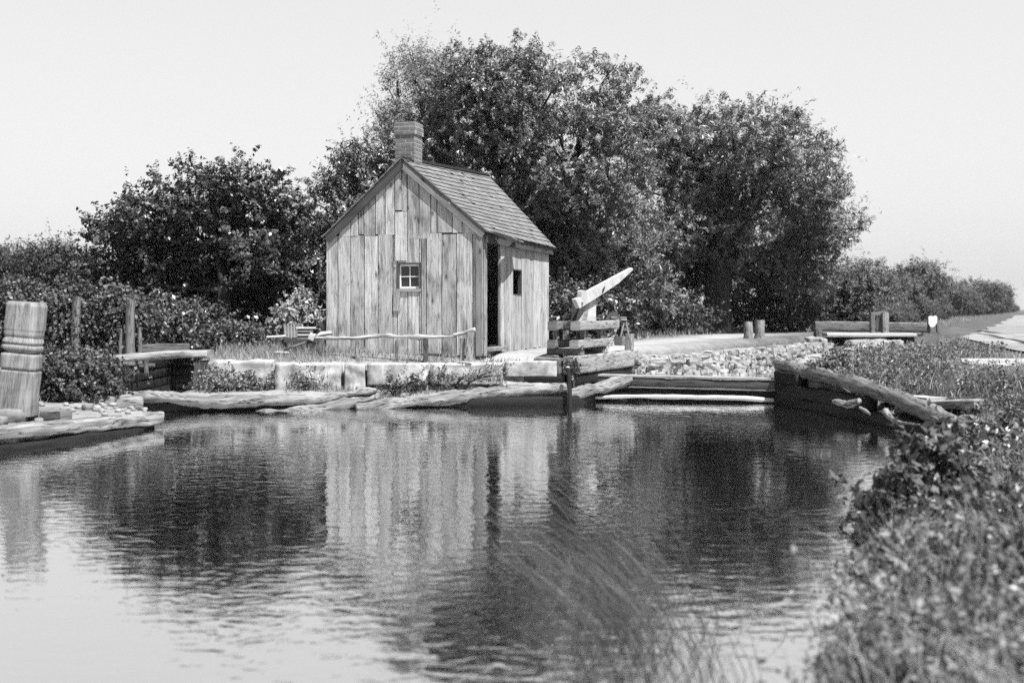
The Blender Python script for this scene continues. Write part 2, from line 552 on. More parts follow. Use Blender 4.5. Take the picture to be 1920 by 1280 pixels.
def grid_mesh(name, xs, ys, zfun, mat, dusty=None):
    X, Y = np.meshgrid(xs, ys)
    Z = zfun(X.ravel(), Y.ravel())
    v = np.stack([X.ravel(), Y.ravel(), Z], 1)
    nx, ny = len(xs), len(ys)
    i = np.arange(nx * ny).reshape(ny, nx)
    q = np.stack([i[:-1, :-1], i[:-1, 1:], i[1:, 1:], i[1:, :-1]], -1).reshape(-1, 4)
    o = np_mesh(name, v, q, mat)
    if dusty is not None:
        at = o.data.attributes.new('dusty', 'FLOAT', 'POINT')
        at.data.foreach_set('value', dusty(X.ravel(), Y.ravel()).astype(np.float32))
    o.data.polygons.foreach_set("use_smooth", np.ones(len(q), dtype=bool))
    return o

def np_mesh(name, v, q, mat, parent=None):
    me = bpy.data.meshes.new(name)
    k = q.shape[1]
    me.vertices.add(len(v)); me.vertices.foreach_set('co', np.ascontiguousarray(v, dtype=np.float32).ravel())
    me.loops.add(q.size); me.loops.foreach_set('vertex_index', np.ascontiguousarray(q, dtype=np.int32).ravel())
    me.polygons.add(len(q)); me.polygons.foreach_set('loop_start', np.arange(len(q), dtype=np.int32) * k)
    try: me.polygons.foreach_set('loop_total', np.full(len(q), k, dtype=np.int32))
    except Exception: pass
    me.materials.append(mat)
    me.update(calc_edges=True); me.validate()
    o = bpy.data.objects.new(name, me)
    COL.objects.link(o)
    if parent: o.parent = parent
    return o

def ground_mat():
    m = Mat('ground_soil_and_turf')
    co = m.n('ShaderNodeTexCoord').outputs['Object']
    at = m.n('ShaderNodeAttribute', attribute_name='dusty').outputs['Fac']
    n1 = m.noise(co, 0.9, 6, 0.65, 0.4); n2 = m.noise(co, 9.0, 5, 0.65)
    mixn = m.math('ADD', m.math('MULTIPLY', n1, .5), m.math('MULTIPLY', n2, .5))
    turf = m.ramp(mixn, [(0.35, 0.022), (0.65, 0.06)])
    dust = m.ramp(mixn, [(0.30, 0.11), (0.7, 0.2)])
    f = m.math('ADD', at, m.math('MULTIPLY', m.math('SUBTRACT', n1, 0.5), .9), clamp=True)
    mx = m.n('ShaderNodeMix', data_type='RGBA')
    m.l(f, mx.inputs[0]); m.l(turf, mx.inputs[6]); m.l(dust, mx.inputs[7])
    m.l(mx.outputs[2], m.b.inputs['Base Color'])
    m.rough(0.95, 0.03)
    m.bump(mixn, 0.7, 0.04)
    return m.m
M['ground'] = ground_mat()

def dusty(x, y):
    s_lock = (x - 1.574) * 0.91 - (y - 20.549) * 0.4147
    al = (x - 1.574) * 0.4147 + (y - 20.549) * 0.91
    a = np.exp(-((s_lock + 1.1) / 1.3) ** 2) * sst(-2.5, 0, al) * (1 - sst(18, 24, al))          # path beside the chamber
    b = np.exp(-((s_lock - 3.5) / 0.9) ** 2) * sst(-2, 0, al) * (1 - sst(12, 18, al)) * .8
    c = ((x > -6.4) & (x < 2.2) & (y > 17) & (y < 19.75)) * 0.75
    d = ((x > -6) & (x < 2.4) & (y > 19.7) & (y < 20.9)) * 0.45
    e = ((x < -4.6) & (y < 17.5)) * (np.exp(-dist_poly(x, y, BASIN) / 0.9)) * 1.0
    f = sst(14.2, 15.0, y) * (1 - sst(17.0, 18.2, y)) * sst(.385, .41, x / np.maximum(y, .5)) * sst(1.1, 1.5, dist_poly(x, y, BASIN)) * 1.1        # worn strip on the right bank
    return np.clip(a + b + c + d + e + f, 0, 1)

g = grid_mesh('ground', axis(-16, 22, 0.14, 420, 26), axis(-3, 45, 0.14, 420, 26), terrain, M['ground'], dusty)
tag(g, kind='structure')

wv = np.array([(-60, -30, 0), (60, -30, 0), (60, 60, 0), (-60, 60, 0)], float)
wtr = np_mesh('canal_water', wv, np.array([[0, 1, 2, 3]]), M['water'])
tag(wtr, kind='structure')

# pale road sweeping in from the far right
def strip(name, lpts, rpts, mat, dz, seg=40):
    a = lerp_path(lpts, seg); b = lerp_path(rpts, seg)
    vs = []; fs = []
    nn = 48
    for p, q in zip(a, b):
        p = p + Vector((mnoise.noise(p * .6) * .5, mnoise.noise(p * .6 + Vector((7, 0, 0))) * .5, 0))
        for k in range(nn + 1):
            r_ = p.lerp(q, k / nn)
            vs.append((r_.x, r_.y, tz(r_.x, r_.y) + dz))
    for i in range(seg):
        for k in range(nn):
            j = i * (nn + 1) + k
            fs.append((j, j + 1, j + nn + 2, j + nn + 1))
    return np_mesh(name, np.array(vs), np.array(fs), mat)

def gp(px, py, z=0.84):
    d = (EYE - z) * F / (py - HOR)
    return Vector(((px - 960) * d / F, d, 0))
road = strip('road', [gp(1905, 591), gp(1880, 604), gp(1850, 617), gp(1806, 634)],
             [gp(1990, 591), gp(2060, 604), gp(2060, 640), gp(1970, 672)], M['dust'], 0.04)
tag(road, kind='structure')


# ------------------------------------------------------------------ the shanty
AH = -R(16.75)
HO = Vector((-0.524, 20.0, 0.80))
house = empty('shanty', HO, AH)
tag(house, "weathered board shanty with steep shingled roof and brick chimney beside the canal", "shanty")
rng = random.Random(11)
W, D = 3.07, 4.56
RX, RZF, RZB = -1.535, 3.50, 3.74        # ridge
EZ = 2.15                                # underside of the eave at the wall
def roof_z(x, y=0.0):
    rz = RZF + (RZB - RZF) * y / D
    if x > RX: return rz - (x - RX) / (0 - RX) * (rz - 2.21)
    return rz - (RX - x) / (RX + W) * (rz - 2.17)

def px_to_x(px): return -W + (px - 612) / 293.0 * W
WX0, WX1, WZ0, WZ1 = -1.645, -1.175, 1.13, 1.66

def board_front(mb, x0, x1, z0, z1, dy=0.0, th=0.026, gable=False, y=0.0):
    """one vertical board of the gable front; the top may follow the roof slope; crude edges"""
    gap = 0.009
    x0 += gap; x1 -= gap
    zs = [z1, z1]
    if gable: zs = [roof_z(x0) - 0.03, roof_z(x1) - 0.03]
    n = 6
    lf = []; rt = []
    s = rng.random() * 50
    for i in range(n + 1):
        t = i / n
        wob = mnoise.noise(Vector((s, t * 3, 0))) * 0.006
        wob2 = mnoise.noise(Vector((s + 9, t * 3, 4))) * 0.006
        lf.append(Vector((x0 + wob, y - dy, z0 + (zs[0] - z0) * t)))
        rt.append(Vector((x1 + wob2, y - dy, z0 + (zs[1] - z0) * t)))
    if gable and x0 < RX < x1:
        rt_mid = None
    base = len(mb.v)
    for a, b in zip(lf, rt):
        mb.v += [a, b, b + Vector((0, th, 0)), a + Vector((0, th, 0))]
    for i in range(n):
        for j in range(4):
            j2 = (j + 1) % 4
            ids = (base + i * 4 + j, base + i * 4 + j2, base + (i + 1) * 4 + j2, base + (i + 1) * 4 + j)
            uv = []
            for q in ids:
                p = mb.v[q]; uv.append((p.z, p.x + p.y))
            mb.face(ids, uv)
    for i, rev in ((0, 1), (n, 0)):
        ids = [base + i * 4 + j for j in range(4)]
        if rev: ids = ids[::-1]
        mb.face(ids, [(mb.v[q].z + mb.v[q].y, mb.v[q].x) for q in ids])

fw = MB()
low = [612, 637, 660, 686, 712, 741, 745, 790, 803, 831, 845, 858, 872, 887, 904]
low = [612, 635, 660, 686, 712, 740, 768, 790, 803, 831, 858, 887, 905]
for a, b in zip(low[:-1], low[1:]):
    x0, x1 = px_to_x(a), px_to_x(b)
    top = 2.17 + rng.uniform(-.015, .015)
    dy = rng.uniform(0, .014)
    z0 = rng.uniform(-0.04, 0.03)
    if x1 > WX0 + .02 and x0 < WX1 - .02:
        a0, a1 = x0, x1
        if x0 < WX0: board_front(fw, x0, WX0 - .0, z0, top, dy); a0 = WX0
        if x1 > WX1: board_front(fw, WX1, x1, z0, top, dy); a1 = WX1
        board_front(fw, a0, a1, z0, WZ0, dy)
        board_front(fw, a0, a1, WZ1, top, dy)
    elif a == 790:
        board_front(fw, x0, x1, 1.09, top, dy)
        board_front(fw, x0 + .004, x1 - .004, z0, 1.085, -0.012)
    else:
        board_front(fw, x0, x1, z0, top, dy)
up = [618, 637, 660, 675, 685, 707, 726, 744, 757, 767, 789, 811, 822, 850, 868, 899]
for a, b in zip(up[:-1], up[1:]):
    x0, x1 = px_to_x(a), px_to_x(b)
    dy = rng.uniform(0.004, .02)
    zb = 2.175 + rng.uniform(-.02, .02)
    if a in (744, 757): zb = 2.62 if a == 744 else 2.60
    if a in (767, 789): zb = 2.09
    if min(roof_z(x0), roof_z(x1)) - .03 > zb + .02: board_front(fw, x0, x1, zb, 0, dy, gable=True)
x0, x1 = px_to_x(744), px_to_x(767)
board_front(fw, x0, x1, 1.70, 2.59, 0.02)
board_front(fw, px_to_x(741), px_to_x(755), 0.78, 1.14, 0.03)      # patch under the window
fwo = fw.build('front_wall', M['board'], house)

sw = MB()
def board_side(mb, y0, y1, z0, z1, dx=0.0, th=0.026, x=0.0):
    g_ = 0.003
    mb.box((x + dx - th / 2, (y0 + y1) / 2, (z0 + z1) / 2), (th, y1 - y0 - 2 * g_, z1 - z0), grain=2)
DY0, DY1, DZ0, DZ1 = 0.17, 1.10, 0.12, 2.02
SY0, SY1, SZ0, SZ1 = 1.85, 2.47, 1.09, 1.60
ys = [0.0, DY0, DY1]
while ys[-1] < D - .2: ys.append(ys[-1] + rng.uniform(.16, .27))
ys[-1] = D
ys = sorted(ys + [SY0, SY1])
ys2 = [ys[0]]
for q in ys[1:]:
    if q - ys2[-1] > .06 or q in (DY0, DY1, SY0, SY1, D): ys2.append(q)
for a, b in zip(ys2[:-1], ys2[1:]):
    dx = rng.uniform(0.002, .014); z0 = rng.uniform(-.05, .02)
    mid = (a + b) / 2
    top = 2.17 - rng.uniform(0, .05)
    if DY0 - .01 < mid < DY1:
        board_side(sw, a, b, DZ1, top, dx); board_side(sw, a, b, -.1, DZ0, dx)
    elif SY0 - .01 < mid < SY1:
        board_side(sw, a, b, SZ1, top, dx); board_side(sw, a, b, z0, SZ0, dx)
    else:
        board_side(sw, a, b, z0, top, dx)
swo = sw.build('side_wall', M['board_side'], house)

bw = MB()                                  # the two walls turned away, boarded the same way
yy = 0.03
while yy < D:
    y2 = min(yy + rng.uniform(.18, .27), D); board_side(bw, yy, y2, -.05, 2.15, 0.0, x=-W + .026); yy = y2
bw.build('side_wall', M['board'], house)
bw = MB()
for k in range(13):
    x0 = -W + k * W / 13; x1 = x0 + W / 13
    zt = min(roof_z(x0, D), roof_z(x1, D)) - .05
    bw.box(((x0 + x1) / 2, D - .013, zt / 2 - .02), (x1 - x0 - .006, .026, zt), grain=2)
bw.build('rear_wall', M['board'], house)
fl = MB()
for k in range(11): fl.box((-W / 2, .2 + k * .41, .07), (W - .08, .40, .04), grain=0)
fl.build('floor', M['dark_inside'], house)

# corner board, door frame, sill
cb = MB(); cb.box((-0.055, -0.027, 1.06), (.11, .03, 2.16), grain=2)
cb.build('corner_board', M['trim'], house)
cb = MB(); cb.box((0.022, 0.085, 1.05), (.02, .16, 2.14), grain=2)
cb.build('corner_board', M['pale_timber'], house)
df = MB(); df.box((-.04, DY0 + .0, 1.06), (.03, .03, 1.88), grain=2); df.box((-.04, DY1 + .0, 1.06), (.03, .03, 1.88), grain=2)
df.box((-.04, (DY0 + DY1) / 2, DZ1 + .02), (.03, DY1 - DY0 - .04, .045), grain=1)
df.build('door_frame', M['trim'], house)
ds = MB(); ds.box((.04, (DY0 + DY1) / 2, DZ0 - .03), (.22, .95, .06), grain=1)
ds.build('door_sill', M['pale_timber'], house)

# front window: dark reveal, white sash of four panes
win = empty('window', (0, 0, 0), 0, house)
fr = MB()
xc, zc = (WX0 + WX1) / 2, (WZ0 + WZ1) / 2
fr.box((WX0 + .015, .05, zc), (.03, .13, WZ1 - WZ0), grain=2); fr.box((WX1 - .015, .05, zc), (.03, .13, WZ1 - WZ0), grain=2)
fr.box((xc, .05, WZ1 - .015), (WX1 - WX0 - .06, .13, .03), grain=0)
fr.build('frame', M['dark_trim'], win)
sa = MB()
s0, s1, t0, t1 = WX0 + .032, WX1 - .032, WZ0 + .06, WZ1 - .032
sa.box((s0 + .014, .052, (t0 + t1) / 2), (.022, .03, t1 - t0), grain=2); sa.box((s1 - .014, .052, (t0 + t1) / 2), (.028, .03, t1 - t0), grain=2)
sa.box((xc, .052, t0 + .018), (s1 - s0 - .056, .03, .036), grain=0); sa.box((xc, .052, t1 - .014), (s1 - s0 - .056, .03, .028), grain=0)
sa.box((xc, .05, (t0 + t1) / 2), (.014, .028, t1 - t0 - .064), grain=2)
sa.box((xc, .053, (t0 + t1) / 2), (s1 - s0 - .056, .028, .014), grain=0)
sa.build('sash', M['white'], win)
gl_ = MB(); gl_.box((xc, .062, (t0 + t1) / 2), (s1 - s0 - .05, .004, t1 - t0 - .05))
gl_.build('pane', M['glass'], win)
si = MB(); si.box((xc, .03, WZ0 + .03), (WX1 - WX0 - .002, .12, .055), grain=0)
si.build('sill', M['pale_timber'], win)
wf = MB()
wf.box((-.03, SY0 + .006, (SZ0 + SZ1) / 2), (.08, .012, SZ1 - SZ0), grain=2); wf.box((-.03, SY1 - .006, (SZ0 + SZ1) / 2), (.08, .012, SZ1 - SZ0), grain=2)
wf.box((-.03, (SY0 + SY1) / 2, SZ1 - .012), (.08, SY1 - SY0 - .05, .024), grain=1); wf.box((-.03, (SY0 + SY1) / 2, SZ0 + .012), (.08, SY1 - SY0 - .05, .024), grain=1)
w2 = empty('window', (0, 0, 0), 0, house)
wf.build('frame', M['dark_trim'], w2)
wp = MB(); wp.box((-.055, (SY0 + SY1) / 2, (SZ0 + SZ1) / 2), (.006, SY1 - SY0 - .05, SZ1 - SZ0 - .05))

# roof: deck, split shingles in courses, ridge boards
roof = MB()
YF, YB = -0.055, D + .12
def slope_pt(side, t, y, lift=0.0):
    """t 0 ridge .. 1 eave"""
    f = (y - YF) / (YB - YF)
    rz = 3.57 + (3.82 - 3.57) * f; rx = RX + 0.06 * f
    ex = 0.09 if side > 0 else -W - .03
    ez = (2.20 - .03 * f) if side > 0 else 2.16
    p = Vector((rx + (ex - rx) * t, y, rz + (ez - rz) * t))
    sag = -0.02 * math.sin(math.pi * f) * math.sin(math.pi * t)
    nrm = Vector(((rz - ez) * (1 if side > 0 else -1), 0, abs(ex - rx))).normalized()
    return p + nrm * (lift + sag)
for side in (1, -1):
    base = len(roof.v)
    for lift in (-.045, -.012):
        for t in (0.0, .985):
            for y in (YF + .01, YB - .01): roof.v.append(slope_pt(side, t, y, lift))
    q = [(0, 1, 3, 2), (4, 6, 7, 5), (0, 4, 5, 1), (2, 3, 7, 6), (0, 2, 6, 4), (1, 5, 7, 3)]
    for f in q: roof.face([base + i for i in f], [(roof.v[base + i].y * .2, roof.v[base + i].z) for i in f])
    NC = 16
    for c in range(NC):
        t0, t1 = c / NC, (c + 1.0) / NC
        y = YF - .02 + rng.uniform(-.1, 0)
        while y < YB:
            wd = rng.uniform(.10, .20); y2 = y + wd
            a, b = max(y, YF - .02), min(y2 - .004, YB + .02)
            y = y2
            if b - a < .02: continue
            if rng.random() < .012: continue
            te = t1 + rng.uniform(.0, .007) + (.012 if c == NC - 1 else 0)
            lf = rng.uniform(0, .005) + (rng.random() < .03) * rng.uniform(.006, .02)
            ts = max(0, t0 - .03)
            base = len(roof.v)
            pts = [slope_pt(side, ts, a, .002), slope_pt(side, ts, b, .002), slope_pt(side, te, b, .026 + lf), slope_pt(side, te, a, .026 + lf)]
            low_ = [slope_pt(side, ts, a, -.008), slope_pt(side, ts, b, -.008), slope_pt(side, te, b, .0 + lf), slope_pt(side, te, a, .0 + lf)]
            roof.v += pts + low_
            L = (te - ts) * 2.1
            uv = [(0, 0), (0, b - a), (L, b - a), (L, 0)]
            fs = [((0, 1, 2, 3) if side < 0 else (3, 2, 1, 0)), (2, 3, 7, 6), (1, 2, 6, 5), (0, 3, 7, 4)]
            for f in fs: roof.face([base + i for i in f], [uv[i % 4] for i in f])
ro = roof.build('roof', M['shingle'], house)
rb = MB()
a = slope_pt(1, 0, YF - .01, .03); b = slope_pt(1, 0, YB + .01, .03)
for side in (1, -1):
    d_ = (slope_pt(side, .06, 0) - slope_pt(side, 0, 0)).normalized()
    n_ = Vector((side * .62, 0, .78))
    rb.sweep([a + d_ * .06, b + d_ * .06], rect(.016, .10), up=d_)
rb.build('ridge_board', M['shade_black_log'], ro)

# rake boards on the front gable
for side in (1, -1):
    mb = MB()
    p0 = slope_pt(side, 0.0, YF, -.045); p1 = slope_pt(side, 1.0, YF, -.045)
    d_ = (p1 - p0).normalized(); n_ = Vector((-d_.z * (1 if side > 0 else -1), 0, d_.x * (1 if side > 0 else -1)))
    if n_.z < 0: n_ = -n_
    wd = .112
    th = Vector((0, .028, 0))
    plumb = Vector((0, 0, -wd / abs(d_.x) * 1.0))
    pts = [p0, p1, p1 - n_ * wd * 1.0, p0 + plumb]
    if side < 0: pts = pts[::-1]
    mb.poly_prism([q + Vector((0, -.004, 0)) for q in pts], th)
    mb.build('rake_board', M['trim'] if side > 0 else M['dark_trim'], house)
fa = MB(); fa.box((.075, (YF + YB) / 2, 2.075), (.03, YB - YF - .06, .15), grain=1)
fa.build('fascia', M['dark_trim'], house)
so = MB(); so.box((.04, (YF + YB) / 2, 2.155), (.03, YB - YF - .06, .02), grain=1)
so.build('soffit', M['dark_trim'], house)
lb = MB()                                     # sprung board under the eave above the doorway
lb.sweep(lerp_path([(0.15, -.02, 2.20), (0.23, .5, 2.16), (0.27, 1.0, 2.10), (0.16, 1.75, 2.11)], 12), rect(.19, .018), noise=.006, seed=3)
lb.build('loose_board', M['pale_timber'], house)

# chimney: brick by brick
ch = MB(); mo = MB()
CX0, CX1, CY0, CY1 = -1.80, -1.42, .28, .68
zc0 = 3.0; bh = .062; crs = 0
z = zc0
core_top = 4.26
while z < core_top - .03:
    out = .0
    if z > 4.0: out = .022
    if z > 4.18: out = .012
    x0, x1, y0, y1 = CX0 - out, CX1 + out, CY0 - out, CY1 + out
    bh = .056
    for (ax, lo, hi, fixed, sgn) in (('x', x0, x1, y0, -1), ('x', x0, x1, y1, 1), ('y', y0, y1, x0, -1), ('y', y0, y1, x1, 1)):
        p = lo + (0 if crs % 2 == 0 else -.105) + (0.0 if ax == 'x' else .0)
        while p < hi - .01:
            a = max(p, lo); b = min(p + .20, hi)
            if b - a > .03:
                jit = rng.uniform(-.002, .002)
                if ax == 'x': ch.box(((a + b) / 2, fixed - sgn * .045 + sgn * jit, z + bh / 2), (b - a - .002, .09, bh - .002), grain=0)
                else:
                    if a < y0 + .085: a = y0 + .09
                    if b > y1 - .085: b = y1 - .09
                    if b - a > .02: ch.box((fixed - sgn * .045 + sgn * jit, (a + b) / 2, z + bh / 2), (.09, b - a - .002, bh - .002), grain=1)
            p += .216
    oo = out - .003
    mo.box(((CX0 + CX1) / 2, (CY0 + CY1) / 2, z + .037), (CX1 - CX0 + 2 * oo, CY1 - CY0 + 2 * oo, .0745), grain=0)
    z += .075; crs += 1
cho = ch.build('chimney', M['brick'], house)
mo.build('mortar', M['mortar'], cho)

# ------------------------------------------------------------------ pole railing before the shanty
rail = empty('pole_railing', (-2.2, 19.6, .8))
tag(rail, "low railing of one pale peeled pole on short posts before the shanty", "railing")
OFF = Vector((-2.2, 19.6, .8))
def rel(p): return Vector(p) - OFF
mb = MB()
pth = lerp_path([rel(P(590, 634, 20.3)), rel(P(660, 633, 20.1)), rel(P(720, 630, 19.95)), rel(P(790, 632, 19.75)), rel(P(856, 631, 19.55))], 26)
mb.sweep(pth, disc(.034, 10), scale=lerp_vals([.85, 1.05, .95, .9, .75], 26), noise=.03, nscale=6, seed=5)
mb.build('rail', M['rail'], rail, smooth=True)
mb = MB()
pth = lerp_path([rel(P(850, 629, 19.5)), rel(P(870, 624, 19.48)), rel(P(891, 617, 19.45))], 8)
mb.sweep(pth, disc(.036, 10), noise=.015, nscale=5, seed=9)
mb.build('rail', M['rail'], rail, smooth=True)
for (px, yt, yb, d, wd, m) in ((603, 637, 665, 20.25, .10, 'timber'), (672, 638, 676, 20.0, .11, 'pale_timber'), (744, 638, 678, 19.85, .05, 'timber'), (798, 636, 672, 19.7, .09, 'dark_trim'), (866, 634, 672, 19.5, .085, 'trim'), (880, 622, 672, 19.42, .13, 'pale_timber')):
    mb = MB()
    a, b = rel(P(px, yb + 4, d)), rel(P(px + (2 if px > 850 else 0), yt, d))
    mb.sweep(lerp_path([a, (a + b) / 2, b], 4), rrect(wd, wd * .8, 12, 4), noise=.012, nscale=6, seed=px)
    mb.build('post', M[m], rail)

# ------------------------------------------------------------------ stone retaining wall
OFFW = Vector((-2.3, 19.3, .3))
wall = empty('retaining_wall', OFFW)
tag(wall, "low retaining wall of big pale cut stone blocks beneath the shanty", "wall")
blocks = [(360, 509, 676, 741, 19.35, .10), (514, 640, 681, 738, 19.3, .14), (644, 684, 682, 734, 19.32, .10), (686, 802, 681, 723, 19.3, .04),
          (805, 944, 681, 722, 19.4, .12), (947, 1046, 677, 707, 19.55, .08), (700, 900, 722, 742, 19.45, .2), (905, 1040, 705, 728, 19.6, .2)]
for i, (x0, x1, yt, yb, d, ro_) in enumerate(blocks):
    a, b = P(x0, yb, d), P(x1, yt, d)
    zt, zb = b.z, a.z
    if i == 1 or i == 2: zb -= .05
    mb = MB()
    mb.rock(Vector(((a.x + b.x) / 2, d + .30, (zt + zb) / 2)) - OFFW, (b.x - a.x, .62, zt - zb), seed=i + 3, boxy=.93, n=12, rough=ro_, rz=R(rng.uniform(-2, 2)))
    mb.build('stone_block', M['stone'], wall, smooth=True)

# ------------------------------------------------------------------ logs edging the basin
def log_thing(name, pts, radii, mat, label, cat, seg=34, noise=.05, seed=1, flat=1.0, nsc=1.6, group=None):
    c = Vector(pts[0])
    mb = MB()
    seg = max(seg, 12) * 2
    rm = sum(radii) / len(radii)
    rv = lerp_vals(radii, seg)
    mb.sweep(lerp_path([Vector(p) for p in pts], seg), disc(rm, 26), scale=[(r_ / rm, r_ / rm * flat) for r_ in rv], noise=noise, nscale=nsc, seed=seed)
    nz = min(.018, rm * .14)
    for i, q in enumerate(mb.v):            # bark: ridges and scars along the length
        t = Vector((i // 26 * .35, i % 26 * 1.3, seed))
        mb.v[i] = q + Vector((0, 0, nz * mnoise.fractal(t * .7, .6, 2.0, 3))) + Vector((nz * .5 * mnoise.noise(t * 1.3), nz * .8 * mnoise.noise(t * .9 + Vector((5, 5, 5))), 0))
    o = mb.build(name, mat, smooth=True, origin=c)
    return tag(o, label, cat, group)

log_thing('log', [P(205, 741, 17.4), P(300, 744, 17.6), P(400, 752, 17.7), P(520, 750, 17.9), P(620, 744, 18.2), P(705, 732, 18.6)], [.06, .085, .095, .095, .085, .045],
          M['log'], "long weathered log edging the basin below the mossy left stone blocks", "log", seed=2)
log_thing('log', [P(668, 765, 18.05), P(760, 755, 18.3), P(860, 742, 18.55), P(960, 733, 18.85), P(1060, 727, 19.15)], [.05, .10, .12, .11, .09],
          M['log'], "thick pale log at the water's edge in front of the shanty", "log", seed=8)
log_thing('log', [P(1064, 742, 19.1), P(1110, 730, 19.35), P(1140, 722, 19.7), P(1178, 711, 20.15)], [.09, .10, .10, .08],
          M['log'], "short sloping log running from the water stake up to the lock gate", "log", seed=13, seg=20)
log_thing('log', [P(470, 778, 17.75), P(540, 772, 17.9), P(610, 764, 18.05), P(700, 748, 18.35)], [.06, .09, .09, .05],
          M['log'], "thin half sunken log floating under the long log on the left", "log", seed=17, seg=20)
log_thing('log', [P(150, 756, 16.9), P(210, 757, 17.0), P(268, 757, 17.1)], [.08, .10, .09],
          M['log'], "short stubby log behind the near left bank timber", "log", seed=21, seg=14)
# dark timber crib under the edge logs
cr = MB()
for k in range(3):
    zz = .055 - k * .2
    cr.sweep(lerp_path([(-6.7, 17.48, zz), (-4.4, 17.95, zz), (-2.3, 18.38, zz), (-.2, 18.72, zz), (.9, 19.02, zz), (1.6, 19.95, zz), (2.1, 20.3, zz)], 30), rrect(.22, .2, 10), noise=.03, seed=k)
cr = cr.build('crib_wall', M['shade_black_log'], smooth=True)
tag(cr, "wet timber cribbing in shade-black colour along the waterline beneath the edge logs", "crib wall")

# near left bank timber
def beam_thing(name, pts, wd, ht, mat, label, cat, seg=16, noise=.02, seed=1, group=None, p=6.0, nsc=2.0):
    mb = MB()
    mb.sweep(lerp_path([Vector(q) for q in pts], seg), rrect(wd, ht, 20, p), noise=noise, seed=seed, nscale=nsc)
    o = mb.build(name, mat, smooth='auto', origin=Vector(pts[0]))
    return tag(o, label, cat, group)
beam_thing('timber', [(-7.4, 9.0, .18), (-6.1, 12.3, .20), (-5.5, 13.8, .17), P(290, 783, 15.35)], .30, .17, M['log'], "long grey squared timber capping the near left bank", "timber", 24, .035, 4)
beam_thing('timber', [(-7.3, 9.0, -.02), (-6.0, 12.3, .0), (-5.4, 13.8, -.0), P(275, 802, 15.25)], .24, .13, M['shade_black_log'], "dark lower timber at the water below the near left bank timber", "timber", 24, .04, 6)
# rope-worn mooring post
mb = MB()
def mp(px, py): return P(px, py, 14.0)
b0 = mp(31, 776); b1 = mp(51, 566)
N = 130
path = [b0.lerp(b1, i / N) for i in range(N + 1)]
sc = []
for i in range(N + 1):
    py = 776 - 210 * i / N
    k = 1.0
    for (gy, gw, dp) in ((632, 3.0, .07), (645, 2.0, .10), (659, 3.0, .26), (692, 2.0, .14)):
        k -= dp * math.exp(-((py - gy) / gw) ** 2)
    if py < 618: k *= 1.02 - .0 * (618 - py)
    if py > 640: k *= 1.03
    if py > 730: k *= 1 + (py - 730) * .0012
    if i > N - 4: k *= 1 - (i - N + 4) * .02
    sc.append((k, k))
mb.sweep(path, rrect(.425, .36, 28, 4.5), scale=sc, noise=.007, nscale=2, seed=4)
for i, q in enumerate(mb.v):
    if i // 28 == N: mb.v[i] = q + Vector((0, 0, .03 * math.cos(q.x * 9 + 1.5)))
o = mb.build('mooring_post', M['post'], smooth='auto', origin=b0)
tag(o, "thick leaning mooring post with rope worn grooves on the near left bank", "post")
o.data.materials[0] = M['post']
for i, (px, py, d, sx, sz, lab) in enumerate(((22, 781, 13.6, .36, .22, "rounded grey boulder at the foot of the mooring post"), (60, 781, 13.4, .17, .12, "small tilted stone between boulder and squared block on the left bank"), (73, 789, 13.2, .14, .08, "flat stone chip lying in front of the squared block on left bank"), (-2, 790, 12.9, .2, .13, "stone lying before the boulder at the left picture edge"), (165, 764, 15.0, .16, .12, "pale stone lying on the tip of the left bank gravel"), (180, 768, 15.1, .12, .07, "flat pale stone beside the gravel at the bank tip"))):
    mb = MB(); c = ground_at(px, py, sz * .3)
    mb.rock((0, 0, 0), (sx, sx * .8, sz), seed=i + 20, boxy=.45, n=9, rough=.13, rz=i)
    o = mb.build('stone', M['rock'], smooth=True, origin=(0, 0, 0)); o.location = c
    tag(o, lab, "stone")
mb = MB(); mb.sweep([P(86, 778, 14.1), P(124, 779, 14.0)], rrect(.22, .14, 16, 7), noise=.012, seed=3)
tag(mb.build('wood_block', M['timber'], smooth='auto', origin=P(86, 778, 14.1)), "short squared wood block lying on the left bank gravel", "block")

# ------------------------------------------------------------------ spillway bridge and stakes, left
beam_thing('plank', [P(128, 679, 19.0), P(230, 671, 19.2), P(330, 664, 19.35), P(395, 663, 19.4)], .62, .13, M['pale_timber'], "heavy pale plank bridging the dark spillway gap on the left", "plank", 20, .03, 12)
beam_thing('plank', [P(265, 653, 20.4), P(355, 651, 20.5)], .06, .15, M['timber'], "low grey board on edge behind the pale bridge plank", "plank", 8, .008, 14)
mb = MB(); mb.sweep([P(275, 705, 19.75), P(275, 668, 19.75)], rrect(.07, .08, 12), noise=.01); mb.sweep([P(262, 684, 19.76), P(290, 684, 19.76)], rect(.05, .06))
tag(mb.build('bridge_support', M['timber'], smooth='auto', origin=P(275, 705, 19.75)), "short timber support standing in the dark gap under the bridge plank", "support")
for (px, yt, yb, d, r_, nm, lab) in ((143, 556, 650, 20.6, .085, 'pole', "tall weathered round pole nearest the mooring post"), (244, 560, 668, 20.0, .085, 'pole', "tall weathered round pole at the back of the bridge plank"), (228, 616, 668, 20.1, .05, 'stake', "short thin stake on the left of the bridge pole"), (262, 613, 666, 20.15, .045, 'stake', "short thin stake on the right of the bridge pole")):
    mb = MB(); a, b = P(px - (2 if px == 143 else 0), yb + 16, d), P(px, yt, d)
    mb.sweep(lerp_path([a, a.lerp(b, .5), b], 10), disc(r_, 12), scale=lerp_vals([1.05, 1, .93], 10), noise=.012, nscale=3, seed=px)
    tag(mb.build(nm, M['timber'], smooth='auto', origin=a), lab, nm)

